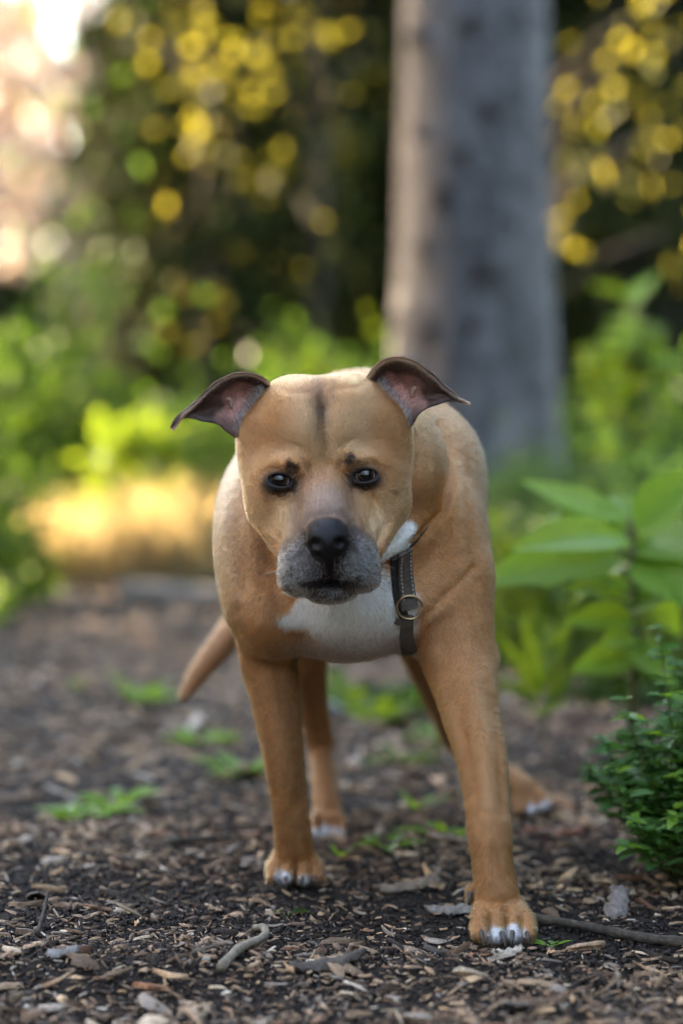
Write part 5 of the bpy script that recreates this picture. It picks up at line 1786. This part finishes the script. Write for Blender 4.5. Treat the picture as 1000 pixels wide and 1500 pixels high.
# each column runs from the lower edge over the bowl to the upper rim: (px, py, mm behind the eyes)
EAR_L = [
    [(352, 644, 62), (368, 612, 60), (386, 588, 66), (392, 572, 72), (396, 560, 66)],
    [(342, 639, 56), (360, 606, 82), (374, 582, 88), (376, 562, 78), (379, 549, 56)],
    [(329, 630, 52), (342, 602, 84), (350, 578, 90), (348, 556, 74), (351, 544.5, 48)],
    [(318, 621, 52), (322, 602, 72), (326, 588, 76), (321, 570, 64), (322, 555, 44)],
    [(298, 617, 54), (299, 607, 62), (300, 599, 64), (299, 588, 58), (302, 571, 44)],
    [(277, 611, 54), (277, 608, 56), (278, 605, 57), (280, 600, 54), (283, 592, 48)],
    [(262, 614, 55), (262.5, 613, 55.5), (263, 612, 56), (264, 610.5, 55), (265.5, 608, 53)],
    [(249.5, 627, 56), (250, 626.5, 56), (250.3, 626, 56), (250.6, 625.5, 56), (251, 625, 56)],
]
EAR_R = [
    [(598, 628, 62), (576, 606, 60), (556, 586, 66), (546, 568, 72), (536, 552, 66)],
    [(604, 622, 56), (586, 594, 82), (566, 570, 88), (559, 548, 78), (553, 531, 56)],
    [(612, 608, 52), (602, 586, 84), (588, 562, 90), (582, 542, 74), (578, 521.5, 48)],
    [(621, 600, 52), (620, 586, 74), (614, 570, 78), (610, 550, 66), (606, 527, 44)],
    [(636, 594, 54), (636, 586, 64), (634, 576, 66), (632, 564, 60), (632, 545, 44)],
    [(655, 588, 54), (655, 583, 58), (655, 578, 60), (654, 574, 58), (653, 566, 48)],
    [(670, 587.5, 55), (670, 586, 55.5), (670, 585, 56), (670, 583, 55), (669.5, 580, 53)],
    [(684, 592, 56), (684.3, 591.5, 56), (684.6, 591, 56), (684.8, 590.5, 56), (685, 590, 56)],
]


def build_ear(cols, sgn):
    P = np.array([[Q(p[0], p[1], Y0 + p[2] / 1000.) for p in c] for c in cols])
    nu, nv = 60, 34
    U = cr(P, np.linspace(0, len(cols) - 1, nu))                      # nu x 5 x 3
    S = cr(U.transpose(1, 0, 2), np.linspace(0, 4, nv)).transpose(1, 0, 2)   # nu x nv x 3
    uu, vv = np.meshgrid(np.linspace(0, 1, nu), np.linspace(0, 1, nv), indexing='ij')
    du = np.gradient(S, axis=0); dv = np.gradient(S, axis=1)
    nor = np.cross(du, dv); nor /= np.linalg.norm(nor, axis=2, keepdims=True) + 1e-9
    if nor[nu // 3, nv // 2, 1] > 0: nor = -nor                        # towards the lens = inner side
    wob = vnoise(S.reshape(-1, 3), 120, 31).reshape(nu, nv)
    S = S + nor * (wob * .0006)[..., None]
    edge = np.minimum(1, np.minimum(vv, 1 - vv) * 9 + .22) * np.minimum(1, (1 - uu) * 8 + .35)
    th = (.0062 * edge)[..., None]
    V = np.concatenate([(S + nor * th * .5).reshape(-1, 3), (S - nor * th * .5).reshape(-1, 3)])
    idx = np.arange(nu * nv).reshape(nu, nv)
    q = np.stack([idx[:-1, :-1], idx[1:, :-1], idx[1:, 1:], idx[:-1, 1:]], -1).reshape(-1, 4)
    M = nu * nv
    rim = []
    for line in (idx[:, 0], idx[:, -1][::-1], idx[0, :][::-1], idx[-1, :]):
        rim.append(np.stack([line[:-1], line[1:], line[1:] + M, line[:-1] + M], -1))
    Fq = np.concatenate([q, q[:, ::-1] + M] + rim)
    # colours, with shade of overhang and bowl painted dark
    pink, dark, brown, rimc = np.array([.56, .275, .225]), np.array([.062, .031, .021]), np.array([.125, .072, .047]), np.array([.44, .29, .185])
    n = vnoise(S.reshape(-1, 3), 90, 33).reshape(nu, nv); n2 = vnoise(S.reshape(-1, 3), 300, 34).reshape(nu, nv)
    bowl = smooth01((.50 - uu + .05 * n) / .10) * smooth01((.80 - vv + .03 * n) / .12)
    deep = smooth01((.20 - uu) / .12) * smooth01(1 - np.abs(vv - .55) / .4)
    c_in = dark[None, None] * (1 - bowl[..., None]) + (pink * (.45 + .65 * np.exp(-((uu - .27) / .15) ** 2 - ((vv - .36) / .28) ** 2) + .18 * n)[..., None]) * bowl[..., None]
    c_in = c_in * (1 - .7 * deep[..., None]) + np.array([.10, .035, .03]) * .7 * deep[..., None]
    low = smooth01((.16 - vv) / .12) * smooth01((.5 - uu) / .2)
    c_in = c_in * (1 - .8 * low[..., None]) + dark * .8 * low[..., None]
    r_ = smooth01((vv - .90 + .02 * n2) / .08)
    rc = rimc * (1 - smooth01((uu - .25) / .4))[..., None] + brown * 1.2 * smooth01((uu - .25) / .4)[..., None]
    c_in = c_in * (1 - r_[..., None]) + rc * r_[..., None]
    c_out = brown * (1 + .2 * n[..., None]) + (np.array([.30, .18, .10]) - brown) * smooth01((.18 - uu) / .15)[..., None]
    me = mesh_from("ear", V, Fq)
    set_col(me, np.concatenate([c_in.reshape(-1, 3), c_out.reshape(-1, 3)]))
    o = link("ear", me, m_ear, dog)
    # short hair on the rim and pale tufts at the root
    roots, t1, t2, cols_ = [], [], [], []
    flat_n = nor
    for i in range(6500):
        kind = random.random()
        if kind < .62:        # rim
            u = random.random() ** .9; v = 1 - abs(random.gauss(0, .07))
            length = random.uniform(.0018, .0042); base = (rc[int(u * (nu - 1)), 0] * random.uniform(.5, 1.5))
            side = 1
        else:                 # root tufts
            u = abs(random.gauss(0, .060)); v = random.uniform(.02, .72)
            length = random.uniform(.006, .013) ; base = np.array([.74, .69, .62]) * random.uniform(.45, 1.15)
            if random.random() < .35: base = np.array([.08, .055, .045])
            side = 2
        u = min(max(u, 0), 1); v = min(max(v, 0), 1)
        i_, j_ = int(u * (nu - 1)), int(v * (nv - 1))
        p = S[i_, j_] + (S[min(i_ + 1, nu - 1), j_] - S[i_, j_]) * random.random() + flat_n[i_, j_] * .0018
        if side == 1:
            d = du[i_, j_] / (np.linalg.norm(du[i_, j_]) + 1e-9) * .8 + dv[i_, j_] / (np.linalg.norm(dv[i_, j_]) + 1e-9) * .5 + flat_n[i_, j_] * .4
        else:
            d = du[i_, j_] / (np.linalg.norm(du[i_, j_]) + 1e-9) * .8 + flat_n[i_, j_] * .7 + np.array([0, 0, .45])
        d = d + np.array([random.gauss(0, .25) for _ in range(3)])
        d /= np.linalg.norm(d)
        roots.append(p); t1.append(p + d * length * .5); t2.append(p + d * length + np.array([0, 0, -.0006])); cols_.append(base)
    make_hair("ear_hair", np.array(roots), [np.array(t1), np.array(t2)], np.clip(np.array(cols_), .01, .8), np.full(len(roots), .00034), m_fur, o)
    # the little fold (pouch) on the outer edge of the ear
    i0 = int(.40 * nu)
    base = S[i0, int(.40 * nv)]; nn_ = flat_n[i0, int(.40 * nv)]
    pts = []
    for t in np.linspace(0, 1, 9):
        a = -0.5 + t * 3.4
        pts.append(base + nn_ * .0035 + np.array([sgn * -.006 * math.cos(a) * 1.0, 0, .0072 * math.sin(a)]))
    v_, f_ = tube_np(pts, [.0030 * (0.6 + .4 * math.sin(math.pi * t)) for t in np.linspace(0, 1, 9)], 8)
    me2 = mesh_from("ear_fold", v_, f_)
    set_col(me2, np.tile([.46, .27, .20], (len(v_), 1)))
    link("ear_fold", me2, m_ear, o)
    return o


build_ear(EAR_L, -1)
build_ear(EAR_R, 1)

# ---- claws
m_claw, nt, b = new_mat("claw_horn")
tc = N(nt, "ShaderNodeTexCoord")
n_a = N(nt, "ShaderNodeTexNoise", i_Scale=300.0, i_Detail=2.0)
L(nt, tc.outputs["Object"], n_a.inputs["Vector"])
rmp = ramp(nt, n_a.outputs["Fac"], [(.3, (.035, .027, .023)), (.7, (.12, .095, .078))])
L(nt, rmp.outputs["Color"], b.inputs["Base Color"])
b.inputs["Roughness"].default_value = .55


def claw(px, py, Y, qx, qy, Y2, r):
    a, c_ = Q(px, py, Y), Q(qx, qy, Y2)
    pts = [a + (c_ - a) * t + np.array([0, -.004 * math.sin(math.pi * t), .0015 * math.sin(math.pi * t)]) for t in np.linspace(0, 1, 7)]
    v, f = tube_np(pts, [RP(r, Y) * (1 - .75 * t ** 1.6) for t in np.linspace(0, 1, 7)], 9)
    link("claw", mesh_from("claw", v, f), m_claw, dog)


for c_ in ((734, 1366, 2.594, 741, 1390, 2.585, 4.0), (750, 1365, 2.594, 748, 1386, 2.585, 4.0), (704, 1364, 2.594, 707, 1385, 2.585, 3.4),
           (771, 1366, 2.594, 774, 1383, 2.586, 3.4), (418, 1286, 2.914, 421, 1300, 2.907, 3.5), (443, 1286, 2.914, 440, 1299, 2.907, 3.5),
           (402, 1285, 2.914, 403, 1297, 2.908, 3), (462, 1284, 2.914, 461, 1296, 2.908, 3), (478, 1224, 3.262, 479, 1241, 3.25, 3.6),
           (488, 1224, 3.262, 488, 1239, 3.25, 3.6), (688, 1308, 2.658, 686, 1326, 2.650, 4.2)):
    claw(*c_)

# ---- leather harness
def leather(name, c1, c2):
    m, nt, b = new_mat(name)
    tc = N(nt, "ShaderNodeTexCoord")
    n_a = N(nt, "ShaderNodeTexNoise", i_Scale=260.0, i_Detail=4.0)
    L(nt, tc.outputs["Object"], n_a.inputs["Vector"])
    rp = ramp(nt, n_a.outputs["Fac"], [(.3, c1), (.75, c2)])
    L(nt, rp.outputs["Color"], b.inputs["Base Color"])
    b.inputs["Roughness"].default_value = .48
    bp = N(nt, "ShaderNodeBump", i_Strength=.25, i_Distance=.0008)
    L(nt, n_a.outputs["Fac"], bp.inputs["Height"]); L(nt, bp.outputs["Normal"], b.inputs["Normal"])
    return m


M_LEATHER = leather("brown_leather", (.055, .040, .030), (.125, .095, .072))
M_LINING = leather("black_lining", (.010, .009, .009), (.022, .02, .02))
m_brass, nt, b = new_mat("brass")
b.inputs["Base Color"].default_value = (.42, .28, .16, 1); b.inputs["Metallic"].default_value = 1; b.inputs["Roughness"].default_value = .32
n_a = N(nt, "ShaderNodeTexNoise", i_Scale=150.0)
rmp = ramp(nt, n_a.outputs["Fac"], [(.3, (.30, .19, .10)), (.7, (.52, .36, .22))]); L(nt, rmp.outputs["Color"], b.inputs["Base Color"])
m_thread, nt, b = new_mat("pale_thread")
n_a = N(nt, "ShaderNodeTexNoise", i_Scale=900.0)
rmp = ramp(nt, n_a.outputs["Fac"], [(.3, (.45, .42, .37)), (.7, (.70, .66, .60))]); L(nt, rmp.outputs["Color"], b.inputs["Base Color"])


def resample(P, n):
    P = np.array(P, float)
    return cr(P, np.linspace(0, len(P) - 1, n))


def skin_path(px_pts, n, lift):
    out = []
    for q_ in resample(np.array(px_pts, float), n):
        p, nn_ = on_dog(q_[0], q_[1], lift)
        if p is not None: out.append((p, nn_))
    P = np.array([o_[0] for o_ in out]); Nn = np.array([o_[1] for o_ in out])
    for _ in range(6):
        P[1:-1] = (P[:-2] + 2 * P[1:-1] + P[2:]) / 4
        Nn[1:-1] = (Nn[:-2] + 2 * Nn[1:-1] + Nn[2:]) / 4
    return P, unit(Nn)


def ribbon(name, P, Nn, wid, th, mat, parent, side=None):
    T = unit(np.gradient(P, axis=0))
    S = unit(np.cross(T, Nn)) if side is None else unit(np.array(side))
    wid = np.broadcast_to(np.asarray(wid, float), (len(P),))
    prof = [(-.5, -.5), (-.5, .2), (-.44, .5), (.44, .5), (.5, .2), (.5, -.5)]
    k = len(prof)
    V = np.concatenate([np.stack([P[i] + S[i] * a * wid[i] + Nn[i] * c_ * th for a, c_ in prof]) for i in range(len(P))])
    F = []
    for i in range(len(P) - 1):
        for j in range(k):
            F.append((i * k + j, i * k + (j + 1) % k, (i + 1) * k + (j + 1) % k, (i + 1) * k + j))
    F.append(tuple(range(k))[::-1]); F.append(tuple((len(P) - 1) * k + j for j in range(k)))
    return link(name, mesh_from(name, V, F, smooth=False), mat, parent), T, S


P, Nn = skin_path([(590, 806), (590, 832), (593, 858), (597, 884), (599, 892)], 26, .0042)
MMP = 2.73 / FPX
har, T, S = ribbon("harness", P, Nn, 25 * MMP, .0042, M_LEATHER, dog)
P2, N2 = skin_path([(578, 815), (579, 850), (585, 885), (592, 905)], 22, .0020)
ribbon("lining", P2, N2, 15 * MMP, .0040, M_LINING, har)
# stitching along both edges
tubes = []
for sd in (-1, 1):
    k0 = 1
    dist = np.concatenate([[0], np.cumsum(np.linalg.norm(np.diff(P, axis=0), axis=1))])
    t_ = .004
    while t_ < dist[-1] - .004:
        a = np.array([np.interp(t_, dist, P[:, d] + S[:, d] * sd * 8.3 * MMP + Nn[:, d] * .0023) for d in range(3)])
        c_ = np.array([np.interp(t_ + .0026, dist, P[:, d] + S[:, d] * sd * 8.3 * MMP + Nn[:, d] * .0023) for d in range(3)])
        m_ = (a + c_) / 2 + Nn[5] * .0003
        tubes.append(([a, m_, c_], [.00045, .0006, .00045]))
        t_ += .0048
i_ = 18
for a_ in np.linspace(-.62, .62, 5):
    c0 = P[i_] + S[i_] * a_ * 12.5 * MMP + Nn[i_] * .0024
    tubes.append(([c0 - S[i_] * .001, c0, c0 + S[i_] * .001], [.0004, .0006, .0004]))
join_tubes("stitching", tubes, m_thread, har, 6)
# folded-over end of the strap that holds the ring
Pk, Nk = P[17:25] + Nn[17:25] * .0030, Nn[17:25]
ribbon("strap_end", Pk, Nk, 25.6 * MMP, .0026, M_LEATHER, har)
# ring
rc_, rn_ = on_dog(598, 888, .0085)
u_ = unit(np.cross(np.array([0, 0, 1.0]), rn_)); w_ = unit(np.cross(rn_, u_))
R_ = 17.5 * MMP
pts = [rc_ + u_ * R_ * 1.06 * math.cos(a_) + w_ * R_ * math.sin(a_) for a_ in np.linspace(0, 2 * math.pi, 41)]
v, f = tube_np(pts, [2.1 * MMP] * 41, 10)
link("ring", mesh_from("ring", v, f), m_brass, har)
# lower strap, running back between the forelegs
P3, N3 = skin_path([(597, 900), (594, 920), (595, 938), (599, 950)], 20, .0036)
ext, exn = [], []
for k_ in range(1, 15):
    y_ = P3[-1][1] + .012 * k_; x_ = P3[-1][0] + .0006 * k_
    hit, nor, _, _ = BVH.ray_cast(Vector((x_, y_, .12)), Vector((0, 0, 1)))
    if hit is not None and hit[2] < P3[-1][2] + .02:
        ext.append(np.array(hit) - np.array([0, 0, .0036])); exn.append(np.array([0.05, -.1, -1.0]))
if ext:
    P3 = np.concatenate([P3, ext]); N3 = np.concatenate([N3, unit(np.array(exn))])
    for _ in range(8):
        P3[1:-1] = (P3[:-2] + 2 * P3[1:-1] + P3[2:]) / 4; N3[1:-1] = (N3[:-2] + 2 * N3[1:-1] + N3[2:]) / 4
    N3 = unit(N3)
ribbon("chest_strap", P3, N3, np.linspace(17, 30, len(P3)) * MMP, .0042, M_LEATHER, har)
P4, N4 = skin_path([(578, 906), (590, 910), (603, 911)], 12, .0060)
ribbon("keeper_loop", P4, N4, 10 * MMP, .0030, M_LEATHER, har)
# neck strap lying in the fold between neck and shoulder
pp = [(593, 806), (606, 795), (624, 773), (639, 750)]
P5, N5 = skin_path(pp, 30, .0010)
P5 = P5 - N5 * (np.linspace(0, 1, len(P5)) ** 3 * .012)[:, None]
P5 = np.concatenate([P5, [Q(630, 735, 2.90), Q(610, 690, 2.95), Q(575, 660, 2.96)]]); N5 = np.concatenate([N5, np.tile(unit(np.array([.7, -.3, .6])), (3, 1))])
P5[1:-1] = (P5[:-2] + 2 * P5[1:-1] + P5[2:]) / 4
sidev = np.tile(unit(np.array([-.15, 1.0, .15])), (len(P5), 1))
ribbon("neck_strap", P5, N5, .010, .0030, M_LINING, har, sidev)
